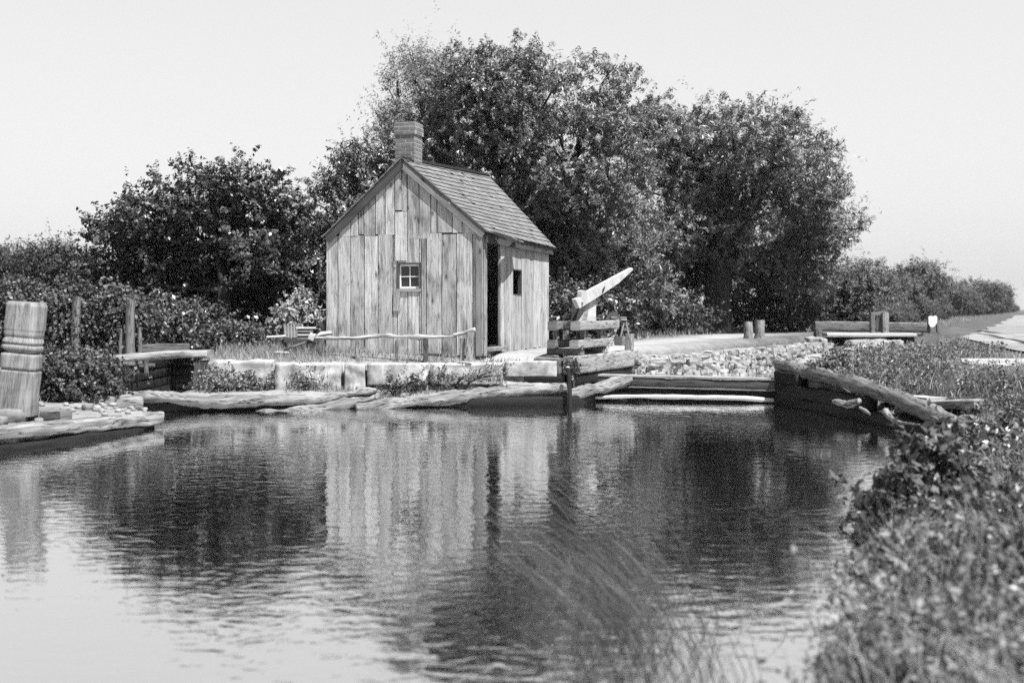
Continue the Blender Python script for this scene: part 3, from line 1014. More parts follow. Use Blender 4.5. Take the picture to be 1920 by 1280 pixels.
# spillway side and back: rough dark timbers
mb = MB()
for k in range(5):
    zz = -.15 + k * .17
    mb.sweep(lerp_path([(-7.0, 19.6, zz), (-7.0, 22.8, zz)], 6), rrect(.16, .17, 10), noise=.02, seed=k)
    mb.sweep(lerp_path([(-6.9, 22.9, zz), (-5.5, 22.9, zz)], 4), rrect(.16, .17, 10), noise=.02, seed=k + 9)
tag(mb.build('spillway_wall', M['shade_black_log'], smooth='auto'), "dark timber lining of the spillway gap under the bridge plank", "wall")

# ------------------------------------------------------------------ work bench and clutter left of the shanty
OB = P(565, 660, 20.85)
bench = empty('work_bench', OB)
tag(bench, "rough low work bench with dark legs left of the shanty", "bench")
def relb(p): return Vector(p) - OB
mb = MB(); mb.sweep([relb(P(528, 638, 20.85)), relb(P(598, 638, 20.85))], rect(.55, .06)); mb.build('top', M['dark_trim'], bench)
for px, d in ((534, 20.65), (590, 20.65), (534, 21.10), (590, 21.10)):
    mb = MB(); mb.sweep([relb(P(px, 664, d)), relb(P(px, 640.5, d))], rect(.06, .06)); mb.build('leg', M['dark_trim'], bench)
def bx_thing(name, c, size, mat, label, cat, rz=0.0, bev=True):
    mb = MB(); mb.box((0, 0, 0), size, rz=rz, grain=0)
    o = mb.build(name, mat); o.location = c
    if bev:
        md = o.modifiers.new('bevel', 'BEVEL'); md.width = .006; md.segments = 2
    return tag(o, label, cat)
# crate of slats
cr = empty('crate', P(547, 620, 20.80))
tag(cr, "pale upright slatted crate at the left end of the work bench", "crate")
for k in range(4):
    mb = MB(); mb.box((-.085 + k * .057, -.1, 0), (.052, .015, .25), grain=2); mb.build('slat', M['pale_timber'], cr)
mb = MB(); mb.box((-.115, 0, 0), (.015, .22, .25), grain=2); mb.box((.117, 0, 0), (.015, .22, .25), grain=2); mb.box((0, 0, -.12), (.21, .185, .014), grain=0); mb.build('frame', M['trim'], cr)
for k in range(4):
    bx_thing('board', P(570 + (k % 2) * 3, 634.2 - k * 6.5, 20.80 + k * .01), (.34 + .03 * (k % 2), .22, .035), M['peeled' if k % 2 else 'trim'], ["darkest bottom board of the short stack on the bench", "second board from the bottom of the bench stack", "third board of the bench stack, below the top one", "topmost board of the short stack on the bench"][k], "board", R(k * 7 - 8))
    if k < 3: bx_thing('wood_block', P(571, 631 - k * 6.5, 20.85), (.18, .12, .027), M['dark_trim'], ["dark spacer block above the bottom board on the bench", "dark spacer block in the middle of the bench board stack", "dark spacer block under the top board on the bench"][k], "block")
beam_thing('offcut', [P(580, 630, 20.55), P(590, 634, 20.55)], .12, .14, M['peeled'], "bright pale offcut leaning at the right end of the work bench", "offcut", 3, .01, 3)
log_thing('pole', [P(500, 632, 20.45), P(520, 631, 20.45), P(535, 630, 20.55)], [.02, .022, .02], M['peeled'], "thin pale pole sticking out left from the work bench", "pole", 8, .004)
log_thing('pole', [P(533, 657, 20.45), P(548, 650, 20.25), P(572, 642, 20.55)], [.018, .02, .018], M['timber'], "grey stick leaning under the work bench", "stick", 8, .004, 7)
log_thing('pole', [P(515, 661, 20.25), P(528, 661, 20.25), P(545, 662, 20.30)], [.02, .025, .02], M['peeled'], "pale stick lying in the grass before the work bench", "stick", 8, .006, 9)
# tilted board and bent slab by the left corner
mb = MB(); mb.poly_prism([P(594, 607, 21.0), P(604, 621, 20.95), P(614, 619, 20.9), P(612, 600, 20.95)], (.0, .03, 0))
tag(mb.build('board', M['dark_trim'], origin=P(604, 621, 20.95)), "tilted grey board end leaning on the left corner of the shanty", "board")
log_thing('slab', [P(594, 632, 20.35), P(603, 626, 20.35), P(621, 624, 20.4)], [.03, .05, .05], M['peeled'], "bent pale bark slab lying at the left end of the railing", "slab", 8, .008, 5, flat=.7)

# ------------------------------------------------------------------ gate hoist (timber crib with arm) on the lock corner
AU = -math.atan2(U.x, U.y)
HB = P(1066, 700, 19.7); HB.z = 0.46
hoist = empty('gate_hoist', HB, AU)
tag(hoist, "stacked timber hoist with a tapered swing arm at the lock corner", "hoist")
INV = Matrix.Translation(HB) @ Matrix.Rotation(AU, 4, 'Z'); INV = INV.inverted()
def hb(name, x0, x1, y0, y1, z0, z1, mat, noise=.01, axis='y', seed=1):
    mb = MB()
    if axis == 'y':
        mb.sweep(lerp_path([((x0 + x1) / 2, y0, (z0 + z1) / 2), ((x0 + x1) / 2, y1, (z0 + z1) / 2)], 8), rrect(x1 - x0, z1 - z0, 20, 9), noise=noise, seed=seed)
    elif axis == 'x':
        mb.sweep(lerp_path([(x0, (y0 + y1) / 2, (z0 + z1) / 2), (x1, (y0 + y1) / 2, (z0 + z1) / 2)], 4), rrect(y1 - y0, z1 - z0, 20, 9), noise=noise, seed=seed)
    else:
        mb.sweep([((x0 + x1) / 2, (y0 + y1) / 2, z0), ((x0 + x1) / 2, (y0 + y1) / 2, z1)], rrect(x1 - x0, y1 - y0, 20, 9), noise=noise, seed=seed)
    return mb.build(name, mat, hoist, smooth='auto')
# bottom sill and front cross timber
hb('sill_timber', -.10, .14, .0, 3.5, .0, .33, M['pale_timber'], .012, seed=2)
hb('cross_timber', -.62, -.13, -.12, .18, -.02, .30, M['timber'], .02, 'x', 3)
hb('cross_timber', -.55, .10, .32, .52, .335, .45, M['timber'], .01, 'x', 4)
hb('cross_timber', -.55, .10, 1.5, 1.7, .335, .45, M['timber'], .01, 'x', 5)
hb('sill_timber', -.50, -.28, .1, 2.8, .02, .33, M['timber'], .012, seed=7)
hb('side_beam', -.03, .135, .12, 1.95, .455, .605, M['pale_timber'], .008, seed=9)
hb('side_beam', -.46, -.30, .12, 1.95, .455, .605, M['timber'], .008, seed=11)
for (x, y) in ((.04, .62), (.04, 1.5), (-.38, .35), (-.38, 1.5), (-.17, .3)):
    hb('upright', x - .045, x + .045, y - .05, y + .05, .61, .775, M['timber'], .004, 'z', y)
hb('top_beam', -.02, .16, .15, 2.25, .78, .94, M['pale_timber'], .008, seed=15)
hb('top_beam', -.44, -.27, .1, 2.1, .78, .94, M['timber'], .008, seed=17)
hb('top_beam', -.25, -.04, .42, .6, .785, .935, M['timber'], .006, 'x', 19)
hb('end_post', .0, .15, 3.05, 3.22, .335, .66, M['pale_timber'], .008, 'z', 21)
hb('end_post', -.05, .12, 2.55, 2.75, .44, .62, M['timber'], .008, 'y', 23)
# swing arm and its post: vertical plane across the lock
p0 = P(1108, 600, 20.85)
nrm = B.copy()
p0 = p0 + B * .12
def ap(px, py, off=0.0): return INV @ (on_plane(px, py, p0 - nrm * off, nrm))
offv = Vector((-1, 0, 0))
mb = MB(); mb.poly_prism([ap(1101, 603, .06), ap(1117.5, 603, .06), ap(1117.5, 552, .06), ap(1106, 548, .06)], offv * .15)
mb.build('post', M['peeled'], hoist)
mb = MB(); mb.poly_prism([ap(1090, 603, .055), ap(1099, 603, .055), ap(1107, 566, .055), ap(1104, 558, .055)], offv * .12)
mb.build('brace', M['pale_timber'], hoist)
mb = MB(); mb.poly_prism([ap(1083, 603, .2), ap(1088, 603, .2), ap(1090, 566, .2), ap(1084, 566, .2)], offv * .12)
mb.build('brace', M['dark_trim'], hoist)
mb = MB(); mb.poly_prism([ap(1079, 561, -.02), ap(1087, 578, -.02), ap(1103, 568, -.02), ap(1118, 559, -.02), ap(1160, 531, -.02), ap(1187, 506, -.02), ap(1186, 502, -.02), ap(1150, 521, -.02), ap(1102, 547, -.02), ap(1099, 546, -.02), ap(1093, 544, -.02), ap(1090, 546, -.02), ap(1090, 557, -.02)], offv * .075)
o = mb.build('arm', M['peeled'], hoist)
mb = MB(); mb.poly_prism([ap(1131, 541, -.035), ap(1135, 537, -.035), ap(1133, 545, -.035), ap(1129.5, 549, -.035)], offv * .012); mb.build('slot', M['dark_inside'], o)
mb = MB(); mb.sweep([ap(1092, 568.5, -.04), ap(1092, 568.5, .02)], disc(.02, 10), up=(0, 0, 1)); mb.build('bolt', M['iron'], o)
# iron frame, gear and chain at the far end
HI = P(1172, 600, 22.3)
ir = empty('iron_frame', HI)
tag(ir, "rusty iron trestle with a small gear over the end of the hoist", "iron frame")
def ri(p): return Vector(p) - HI
for a, b in (((1172, 597), (1163, 634)), ((1173, 597), (1180, 634))):
    mb = MB(); mb.sweep([ri(P(*a, 22.3)), ri(P(*b, 22.25))], rect(.03, .045)); mb.build('leg', M['trim'], ir)
mb = MB(); mb.sweep([ri(P(1144, 596, 22.2)), ri(P(1174, 597, 22.3))], disc(.05, 10), noise=.04, nscale=8); mb.build('bar', M['iron'], ir)
mb = MB()
gc = ri(P(1150, 599, 22.2))
pts = []
for k in range(28):
    rr = .17 if k % 2 else .135
    pts.append(gc + Vector((math.cos(-k / 28 * 6.283) * rr, 0, math.sin(-k / 28 * 6.283) * rr)))
mb.poly_prism(pts[::-1], (0, .05, 0)); mb.build('gear', M['iron'], ir)
mb = MB(); mb.sweep(lerp_path([ri(P(1127, 602, 21.6)), ri(P(1131, 588, 21.6)), ri(P(1136, 590, 21.7)), ri(P(1138, 583, 21.8))], 8), disc(.02, 8)); mb.build('hook', M['iron'], ir)
mb = MB()
cp = lerp_path([P(1159, 598, 22.0), P(1155, 616, 21.9), P(1150, 628, 21.6), P(1142, 648, 21.2), P(1130, 668, 20.9)], 30)
for i in range(30):
    a, b = cp[i], cp[i + 1]
    t = (b - a).normalized(); sd_ = t.cross(Vector((0, 1, 0))).normalized()
    nn = sd_ if i % 2 else t.cross(sd_)
    c = (a + b) / 2; L = (b - a).length * .72
    ring = [c + t * math.cos(k / 12 * 6.283) * L + nn * math.sin(k / 12 * 6.283) * .024 for k in range(13)]
    mb.sweep(ring, disc(.0085, 6), up=(t.cross(nn)), ends=False)
tag(mb.build('chain', M['chain'], origin=cp[0]), "iron chain hanging from the gear down onto the hoist timbers", "chain")

# water stake
mb = MB(); a, b = P(1070, 772, 18.75), P(1066, 690, 18.9)
mb.sweep(lerp_path([a + Vector((0, 0, -.5)), a, a.lerp(b, .5), b], 12), rrect(.065, .07, 12), noise=.01, seed=5)
tag(mb.build('water_stake', M['shade_black_log'], smooth='auto', origin=a), "thin dark stake standing in the water at the joint of two logs", "stake")

# ------------------------------------------------------------------ lower lock gate
OG = Vector((3.3, 19.7, .1))
gate = empty('lock_gate', OG)
tag(gate, "low lock gate of stacked horizontal beams closing the chamber mouth", "lock gate")
def rg(p): return Vector(p) - OG
GL, GR = Vector((1.62, 20.5, 0)), Vector((4.58, 19.35, 0))
def gb(name, z0, z1, off, wd, mat, seed):
    o_ = Vector((-.36, -.93, 0)) * off
    mb = MB(); mb.sweep(lerp_path([rg(GL + o_ + Vector((0, 0, (z0 + z1) / 2))), rg(GR + o_ + Vector((0, 0, (z0 + z1) / 2)))], 14), rrect(wd, z1 - z0, 16, 8), noise=.012, seed=seed)
    return mb.build(name, mat, gate, smooth='auto')
gb('cap_plank', .385, .43, .0, .34, M['pale_timber'], 3)
gb('gate_beam', .235, .375, .05, .22, M['dark_trim'], 5)
gb('gate_beam', .205, .228, .12, .18, M['timber'], 6)
gb('gate_beam', .05, .20, .02, .2, M['shade_black_log'], 7)
gb('gate_beam', -.3, .045, .02, .2, M['shade_black_log'], 8)
log_thing('pole', [P(1100, 746, 19.6), P(1180, 743, 19.5), P(1280, 744, 19.4), P(1380, 746, 19.3), P(1462, 751, 19.2)], [.02, .045, .05, .05, .05], M['peeled'], "bleached pole floating along the foot of the lock gate", "pole", 24, .012, 31, flat=.8)

# ------------------------------------------------------------------ lock walls
def rubble(name, start, end, face_n, ztop, zbot, label, seed):
    """dry stone: uneven rough stones heaped along a line"""
    r2 = random.Random(seed)
    mb = MB()
    start = Vector(start); end = Vector(end); length = (end - start).length; dirv = (end - start).normalized()
    zz = zbot
    while zz < ztop - .03:
        p = r2.uniform(-.2, 0)
        while p < length:
            wd = r2.choice((r2.uniform(.05, .12), r2.uniform(.08, .2), r2.uniform(.15, .45), r2.uniform(.3, .75)))
            hh = min(r2.uniform(.08, .24), .06 + wd * .45)
            zc_ = zz + r2.uniform(-.03, .06) + hh * .4
            if zc_ + hh * .5 > ztop + .04: zc_ = ztop + .02 - hh * .5
            c = start + dirv * (p + wd / 2) + face_n * r2.uniform(-.10, .05)
            mb.rock((c.x, c.y, zc_), (wd * 1.1, .36, hh * 1.12), seed=r2.random() * 90, boxy=r2.uniform(.6, .9), n=3, rough=.6, rz=math.atan2(dirv.y, dirv.x) + r2.uniform(-.25, .25))
            p += wd * r2.uniform(.85, 1.05)
        zz += .085
    o = mb.build(name, M['rubble'])
    return tag(o, label, "wall")
rubble('rubble_wall', (2.5, 22.75, 0), (9.15, 33.2, 0), B, .60, -.1, "sunlit rough rubble stone wall of the lock chamber behind the hoist", 3)
rubble('rubble_wall', LOCK_R + U * .4 + B * .12, LOCK_R + U * 15.5 + B * .12, -B, .66, -.1, "far rubble wall of the lock chamber along the grassy right bank", 5)
mb = MB()
for k in range(3):
    mb.sweep(lerp_path([HB + Vector((.02, .1, -.1 - k * .2)), HB + Vector((.02, .1, -.1 - k * .2)) + U * 3.4], 8), rrect(.26, .19, 14, 8), noise=.02, seed=k)
    mb.sweep(lerp_path([HB + Vector((-.75, -.0, -.1 - k * .2)), HB + Vector((-.1, -.16, -.1 - k * .2))], 4), rrect(.26, .19, 14, 8), noise=.02, seed=k + 5)
tag(mb.build('crib_wall', M['shade_black_log'], smooth='auto'), "dark cribbing under the bottom timber of the hoist", "crib wall")

# right wing wall: log cribbing, its shade put into a black colour, coping log, stuck driftwood
mb = MB()
WINGX = [(4.58, 19.15), (4.72, 18.3), (4.94, 17.4), (5.13, 16.0), (5.30, 14.8), (5.42, 14.0), (5.5, 13.2), (5.52, 12.5)]
for k in range(5):
    zz = -.35 + k * .2
    ln = min(6.6, max(.4, (.69 - .06 - zz - .105) / .084))
    pp = [p for p in WINGX if p[1] > 19.15 - ln] or WINGX[:2]
    if len(pp) < 2: pp = WINGX[:2]
    mb.sweep(lerp_path([(x, y, zz) for x, y in pp], 18), rrect(.2, .215, 16, 9), noise=.03, nscale=2.2, seed=k * 3)
tag(mb.build('wing_wall', M['shade_black_log'], smooth=True), "wet timber wing wall in shade-black colour on the right side of the basin", "wing wall")
log_thing('log', [P(1456, 680, 19.35), P(1490, 692, 18.7), P(1560, 708, 17.5), P(1640, 732, 16.0), P(1720, 762, 14.8), P(1780, 786, 14.0), P(1856, 806, 13.3)], [.07, .10, .105, .105, .10, .09, .06],
          M['log_dark'], "long round log sloping down the wing wall to the right bank", "log", 44, .04, 41)
log_thing('driftwood', [P(1562, 752, 16.5), P(1590, 757, 16.2), P(1612, 752, 16.0)], [.03, .055, .04], M['log'], "short pale driftwood chunk caught on the dark wing wall", "driftwood", 12, .03, 43, nsc=5)
log_thing('driftwood', [P(1612, 764, 15.9), P(1622, 770, 15.8), P(1633, 777, 15.7)], [.015, .022, .012], M['log'], "small pale splinter lodged low on the wing wall", "driftwood", 8, .012, 44)
log_thing('driftwood', [P(1660, 770, 15.0), P(1670, 784, 14.8), P(1690, 791, 14.5), P(1725, 796, 14.2)], [.035, .04, .018, .012], M['log'], "pale crooked root hanging from the wing wall", "root", 16, .015, 45, nsc=6)
beam_thing('plank', [ground_at(1655, 751, .06), ground_at(1712, 744, .08), ground_at(1762, 748, .06)], .34, .05, M['peeled'], "sun bleached flat plank lying behind the sloping log", "plank", 10, .02, 47)
beam_thing('plank', [ground_at(1688, 768, .08), ground_at(1760, 760, .10), ground_at(1838, 757, .10)], .18, .11, M['pale_timber'], "pale split beam running from the sloping log into the weeds", "beam", 12, .025, 49)
log_thing('driftwood', [ground_at(1790, 788, .05), ground_at(1812, 782, .06), ground_at(1832, 785, .06)], [.02, .03, .02], M['log'], "short pale stick under the split beam in the weeds", "stick", 8, .01, 51)
log_thing('driftwood', [P(1790, 861, 11.7), P(1815, 857, 11.6), P(1842, 859, 11.5)], [.03, .06, .03], M['peeled'], "pale flat wood lying at the water's edge below the weeds", "driftwood", 10, .02, 52, flat=.5)

# ------------------------------------------------------------------ upper gate in the distance
GD = 34.5
OU = P(1620, 650, GD)
ug = empty('upper_gate', OU)
tag(ug, "distant upper lock gate with white walkway plank and balance beam", "lock gate")
def ru(p): return Vector(p) - OU
def ub(name, a, b, wd, ht, mat, d0=GD, d1=None, up=None, seed=1):
    mb = MB(); pa, pb = ru(P(*a, d0)), ru(P(*b, d1 or d0))
    mb.sweep(lerp_path([pa, pb], 6), rrect(wd, ht, 16, 8), noise=.02, seed=seed)
    return mb.build(name, mat, ug, smooth='auto')
ub('walkway', (1546, 627), (1712, 628), .6, .10, M['peeled'], 34.0)
ub('walkway_joist', (1549, 636), (1712, 637), .3, .13, M['shade_black_log'], 34.15)
ub('balance_beam', (1527, 611), (1735, 614), .3, .30, M['timber'], 34.9)
ub('gear_post', (1636, 626), (1635, 590), .16, .16, M['timber'], 34.2)
ub('gear_post', (1659, 627), (1659, 586), .2, .2, M['pale_timber'], 34.3)
ub('gear_cap', (1632, 590), (1661, 586), .2, .12, M['timber'], 34.4)
mb = MB()
gc = ru(P(1647, 608, 34.3)); pts = []
for k in range(24):
    rr = .20 if k % 2 else .15
    pts.append(gc + Vector((math.cos(k / 24 * 6.283) * rr, 0, math.sin(k / 24 * 6.283) * rr)))
mb.poly_prism(pts, (0, .1, 0)); mb.build('gear', M['iron'], ug)
ub('end_block', (1713, 636), (1713, 625), .15, .3, M['timber'], 34.05)
ub('gate_post', (1534, 634), (1533, 615), .22, .22, M['timber'], 34.2)
for px, py, d, sx, sz, boxy, lab in ((1526, 648, 33.4, .5, .55, .6, "rough grey masonry pier at the left end of the upper gate"), (1542, 650, 33.2, .2, .5, .7, "narrow pale stone beside the dark opening of the upper gate")):
    mb = MB(); mb.rock((0, 0, 0), (sx, .5, sz), seed=px, boxy=boxy, n=8, rough=.25)
    o = mb.build('stone_pier', M['rubble'], smooth=True); o.location = P(px, py, d); tag(o, lab, "pier")
mb = MB(); mb.sweep(lerp_path([P(1684, 672, 28.5), P(1683, 650, 28.5), P(1681, 638, 28.5)], 8), rrect(.30, .28, 20, 5), scale=lerp_vals([1.05, 1.05, .9, .75], 8), noise=.03, nscale=4)
tag(mb.build('stone_post', M['stone'], smooth=True, origin=P(1684, 672, 28.5)), "pale squared stone post before the right end of the upper gate", "stone post")
# dark well behind the opening and the pale bank right of it
mb = MB()
for k in range(4):
    mb.sweep([P(1545, 658 - k * 7, 34.4), P(1600, 658 - k * 7, 34.4)], rect(.1, .115))
tag(mb.build('sluice_boards', M['shade_black_log'], origin=P(1560, 660, 34.4)), "dark sluice boards under the left part of the upper gate walkway", "sluice")
mb = MB(); mb.rock((0, 0, 0), (1.75, 1.0, .5), seed=5, boxy=.6, n=14, rough=.18)
o = mb.build('stone_sill', M['rubble'], smooth=True); o.location = P(1638, 652, 33.2); tag(o, "wide pale stone bank under the walkway of the upper gate", "stone")
# end trestle; a flat white patch stands for a blob of no known thing
OT = P(1747, 636, 35.5)
tr = empty('end_trestle', OT)
tag(tr, "grey timber trestle at the right end of the balance beam", "trestle")
for a, b in (((1732, 638), (1733, 617)), ((1760, 638), (1757, 600)), ((1739, 638), (1742, 602))):
    mb = MB(); mb.sweep([P(*a, 35.5) - OT, P(*b, 35.5) - OT], rrect(.1, .1, 12)); mb.build('leg', M['timber'], tr, smooth='auto')
mb = MB(); mb.sweep([P(1731, 626, 35.45) - OT, P(1761, 626, 35.45) - OT], rect(.06, .1)); mb.build('rail', M['timber'], tr)
pts = [P(x, y, 35.35) for x, y in ((1741, 594), (1741, 606), (1744, 612), (1748, 614), (1753, 611), (1757, 605), (1757.5, 594), (1755, 591.5), (1750, 593.5), (1746, 592))]
mb = MB(); mb.poly_prism(pts, (0, .05, 0))
tag(mb.build('white_patch', M['white'], origin=pts[0]), "bright white irregular patch on the trestle by the upper gate", "marker")
# two pale stumps on the path
for px, yt, yb, wd, lab in ((1403, 603, 637, .25, "slightly shorter pale stump on the path, left of the pair"), (1424, 600, 636, .29, "taller pale stump on the path, right of the pair")):
    mb = MB(); a, b = P(px, yb, 31.0), P(px, yt, 31.0)
    mb.sweep(lerp_path([a - Vector((0, 0, .15)), a, a.lerp(b, .5), b], 10), disc(wd / 2, 14), scale=lerp_vals([1, 1.02, 1, 1.0, .9], 10), noise=.03, nscale=4, seed=px)
    tag(mb.build('stump', M['pale_timber'], smooth='auto', origin=a), lab, "stump")

# ------------------------------------------------------------------ vegetation
def leaves(name, C, outward, size, aspect, seed, mat, parent=None, up=0.35, out=0.5, axis=None, droop=0.3, rnd=.75):
    """C: n x 3 leaf centres -> one mesh of small folded leaf blades"""
    r = np.random.RandomState(seed); n = len(C)
    nr = r.normal(size=(n, 3)) * rnd + outward * out + np.array([0, 0, up])
    nr /= np.linalg.norm(nr, axis=1, keepdims=True)
    a = r.normal(size=(n, 3)) if axis is None else axis + r.normal(size=(n, 3)) * .55
    a -= nr * (a * nr).sum(1, keepdims=True)
    a /= np.linalg.norm(a, axis=1, keepdims=True) + 1e-9
    b = np.cross(nr, a)
    L = (size * r.uniform(.6, 1.35, n))[:, None]; Wd = L * aspect
    v = np.empty((n, 4, 3))
    v[:, 0] = C - a * L * .5
    v[:, 1] = C + b * Wd * .5 + nr * L * .06
    v[:, 2] = C + a * L * .5 - nr * L * droop * .5
    v[:, 3] = C - b * Wd * .5 + nr * L * .06
    return np_mesh(name, v.reshape(-1, 3), np.arange(n * 4).reshape(-1, 4), mat, parent)

def twigs(lobes, n_tw, per, tlen, seed, upb=.25, shell=(.45, 1.0), jit=.05, hang=0.0, sprays=0.07):
    """twigs spread through ellipsoid lobes; returns leaf centres, outward dirs, twig dirs, twig bases"""
    r = np.random.RandomState(seed)
    area = np.array([(l[3] * l[5] + l[3] * l[4]) * (l[6] if len(l) > 6 else 1) for l in lobes]); pr = area / area.sum()
    k = r.choice(len(lobes), n_tw, p=pr)
    lb_ = np.array([l[:6] for l in lobes])[k]
    d = r.normal(size=(n_tw, 3)); d /= np.linalg.norm(d, axis=1, keepdims=True)
    rad = r.uniform(shell[0] ** 2, shell[1] ** 2, n_tw) ** .5
    base = lb_[:, :3] + d * lb_[:, 3:6] * rad[:, None]
    t = d * .75 + r.normal(size=(n_tw, 3)) * .5 + np.array([0, 0, upb])
    t /= np.linalg.norm(t, axis=1, keepdims=True)
    ln = tlen * r.uniform(.5, 1.25, n_tw) * np.where(r.uniform(0, 1, n_tw) < sprays, 2.3, 1.0)
    s = r.uniform(0, 1, (n_tw, per))
    C = base[:, None, :] + t[:, None, :] * (s * ln[:, None])[..., None] + r.normal(size=(n_tw, per, 3)) * jit * (1.2 - .5 * s[..., None])
    C[:, :, 2] -= hang * (s ** 2) * ln[:, None]
    o = np.repeat(d[:, None, :], per, 1); tt = np.repeat(t[:, None, :], per, 1)
    return C.reshape(-1, 3), o.reshape(-1, 3), tt.reshape(-1, 3), base

def limb(mb, pts, r0, r1, seg=8, n=7, seed=0):
    mb.sweep(lerp_path(pts, seg), disc(1.0, n), scale=lerp_vals([r0, (r0 + r1) * .5, r1], seg), noise=r0 * .25, nscale=1.5, seed=seed)

def tree(name, label, cat, base, lobes_px, d, n_tw, per, tlen, leaf, mat, seed, trunk_r, fork_z, aspect=.42, depth_k=1.0, group=None, hang=.1, lean=0.0, clumpy=True, upb=.25, dspread=0.0, shell=(.45, 1.0), overhang=0.0):
    root = empty(name, base)
    tag(root, label, cat, group)
    bs = Vector(base)
    r = np.random.RandomState(seed + 50); lobes = []
    for (cx, cy, rx, ry) in lobes_px:
        dd = d + r.uniform(-1, 1) * dspread * .6 + overhang * max(-1, min(1.7, (cy - 380) / 120))
        c = P(cx, cy, dd) - bs
        rr, rz = rx * dd / F, ry * dd / F
        lobes.append((c.x, c.y, c.z, rr, rr * depth_k, rz))
    if clumpy:                                       # each lobe breaks into smaller uneven clumps near its surface
        cl = []
        for l in lobes:
            m = max(5, int(10 * l[3] * l[5]) + 5)
            for _ in range(min(m, 22)):
                q = r.normal(size=3); q /= np.linalg.norm(q)
                f = r.uniform(.5, 1.05); s_ = r.uniform(.18, .42)
                cl.append((l[0] + q[0] * l[3] * f, l[1] + q[1] * l[4] * f, l[2] + q[2] * l[5] * f, l[3] * s_, l[4] * s_, l[5] * s_))
        use = [l + (.14,) for l in lobes] + [l + (1.0,) for l in cl]
    else: use = lobes
    C, o, t, bb = twigs(use, n_tw, per, tlen, seed, upb=upb, hang=hang, jit=tlen * .09, shell=shell)
    leaves('crown', C, o, leaf, aspect, seed + 1, mat, root, axis=t, out=.95, rnd=.5)
    mb = MB()
    fork = Vector((lean, 0, fork_z))
    limb(mb, [(0, 0, -.3), (lean * .3, 0, fork_z * .5), fork], trunk_r * 1.25, trunk_r * .85, 8, 10, seed)
    lim = sorted(range(len(lobes)), key=lambda i: -lobes[i][3])[:11]
    for j, i in enumerate(lim):
        c = Vector(lobes[i][:3])
        mid = fork.lerp(c, .5) + Vector((r.uniform(-.3, .3), r.uniform(-.3, .3), -.15))
        limb(mb, [fork + Vector((0, 0, -.1)), mid, c], trunk_r * .5, trunk_r * .16, 8, 6, seed + j)
        for q in range(5):
            v = Vector(r.normal(size=3)).normalized()
            e = c + Vector((v.x * lobes[i][3], v.y * lobes[i][4], abs(v.z) * lobes[i][5])) * .85
            limb(mb, [c.lerp(mid, .3), c.lerp(e, .5) + Vector((0, 0, .08)), e], trunk_r * .16, trunk_r * .03, 5, 4, seed + q)
    mb.build('trunk', M['bark'], root, smooth=True)
    return root

def gbase(px, d, dz=0.0):
    x = (px - 960) * d / F
    return (x, d, tz(x, d) + dz)

tree('willow_tree', "tallest broad willow tree rising directly behind the shanty", "tree", gbase(960, 32), [
    (845, 195, 70, 85), (905, 168, 90, 80), (1005, 178, 100, 85), (1120, 172, 70, 70), (1080, 280, 125, 95), (940, 300, 120, 110),
    (1175, 285, 60, 80), (1200, 215, 45, 50), (830, 290, 85, 85), (1010, 400, 150, 110), (1140, 420, 130, 110), (1060, 530, 150, 80), (765, 250, 45, 60), (1170, 530, 100, 70), (900, 440, 100, 100)],
    32, 10500, 28, .42, .115, M['leaf'], 101, .30, 2.2, aspect=.26, dspread=1.2, overhang=2.0, hang=.32, upb=.5)
tree('willow_tree', "thin feathery washed-out pale willow behind the chimney of the shanty", "tree", gbase(800, 36), [
    (778, 125, 38, 48), (745, 195, 42, 55), (815, 165, 46, 60), (722, 255, 28, 42), (790, 240, 55, 60), (790, 330, 70, 80)],
    36, 1300, 24, .8, .10, M['leaf_washed'], 606, .2, 3.0, aspect=.3, dspread=.8, upb=.7)
tree('willow_tree', "wide willow tree right of the shanty with its dark trunk showing", "tree", gbase(1345, 38), [
    (1385, 265, 90, 70), (1300, 275, 100, 80), (1470, 290, 90, 75), (1535, 345, 65, 80), (1235, 280, 70, 80), (1420, 370, 130, 90), (1300, 390, 120, 100),
    (1520, 430, 85, 70), (1250, 480, 110, 80), (1390, 480, 130, 60), (1500, 500, 90, 45), (1200, 560, 90, 60), (1450, 545, 80, 35), (1218, 250, 55, 60), (1250, 235, 50, 45)],
    38, 8600, 28, .5, .135, M['leaf'], 202, .45, 2.6, aspect=.26, hang=.32, upb=.5, dspread=1.4, overhang=2.2)
tree('bushy_tree', "bushy tree behind the left roof slope of the shanty", "tree", gbase(670, 27), [
    (690, 335, 70, 75), (625, 395, 55, 60), (725, 290, 45, 55), (660, 450, 90, 70), (600, 480, 50, 60), (640, 560, 80, 70), (560, 420, 45, 50)],
    27, 3200, 24, .36, .09, M['leaf'], 303, .16, 1.6, aspect=.38, dspread=.7)
tree('dark_tree', "dark glossy leaved tree with straggling top left of the shanty", "tree", gbase(420, 24), [
    (365, 350, 45, 36), (435, 345, 42, 40), (508, 350, 32, 36), (310, 372, 34, 40), (250, 410, 42, 36), (190, 435, 34, 36), (420, 390, 90, 40), (360, 430, 100, 75), (470, 430, 95, 75),
    (550, 420, 50, 60), (280, 480, 90, 65), (400, 530, 110, 70), (500, 530, 80, 75), (430, 615, 95, 45), (200, 510, 60, 60), (560, 500, 45, 80), (320, 590, 80, 55)],
    24, 4600, 22, .36, .095, M['leaf_dark'], 404, .15, 1.3, aspect=.55, dspread=.8, upb=.45, overhang=1.0)

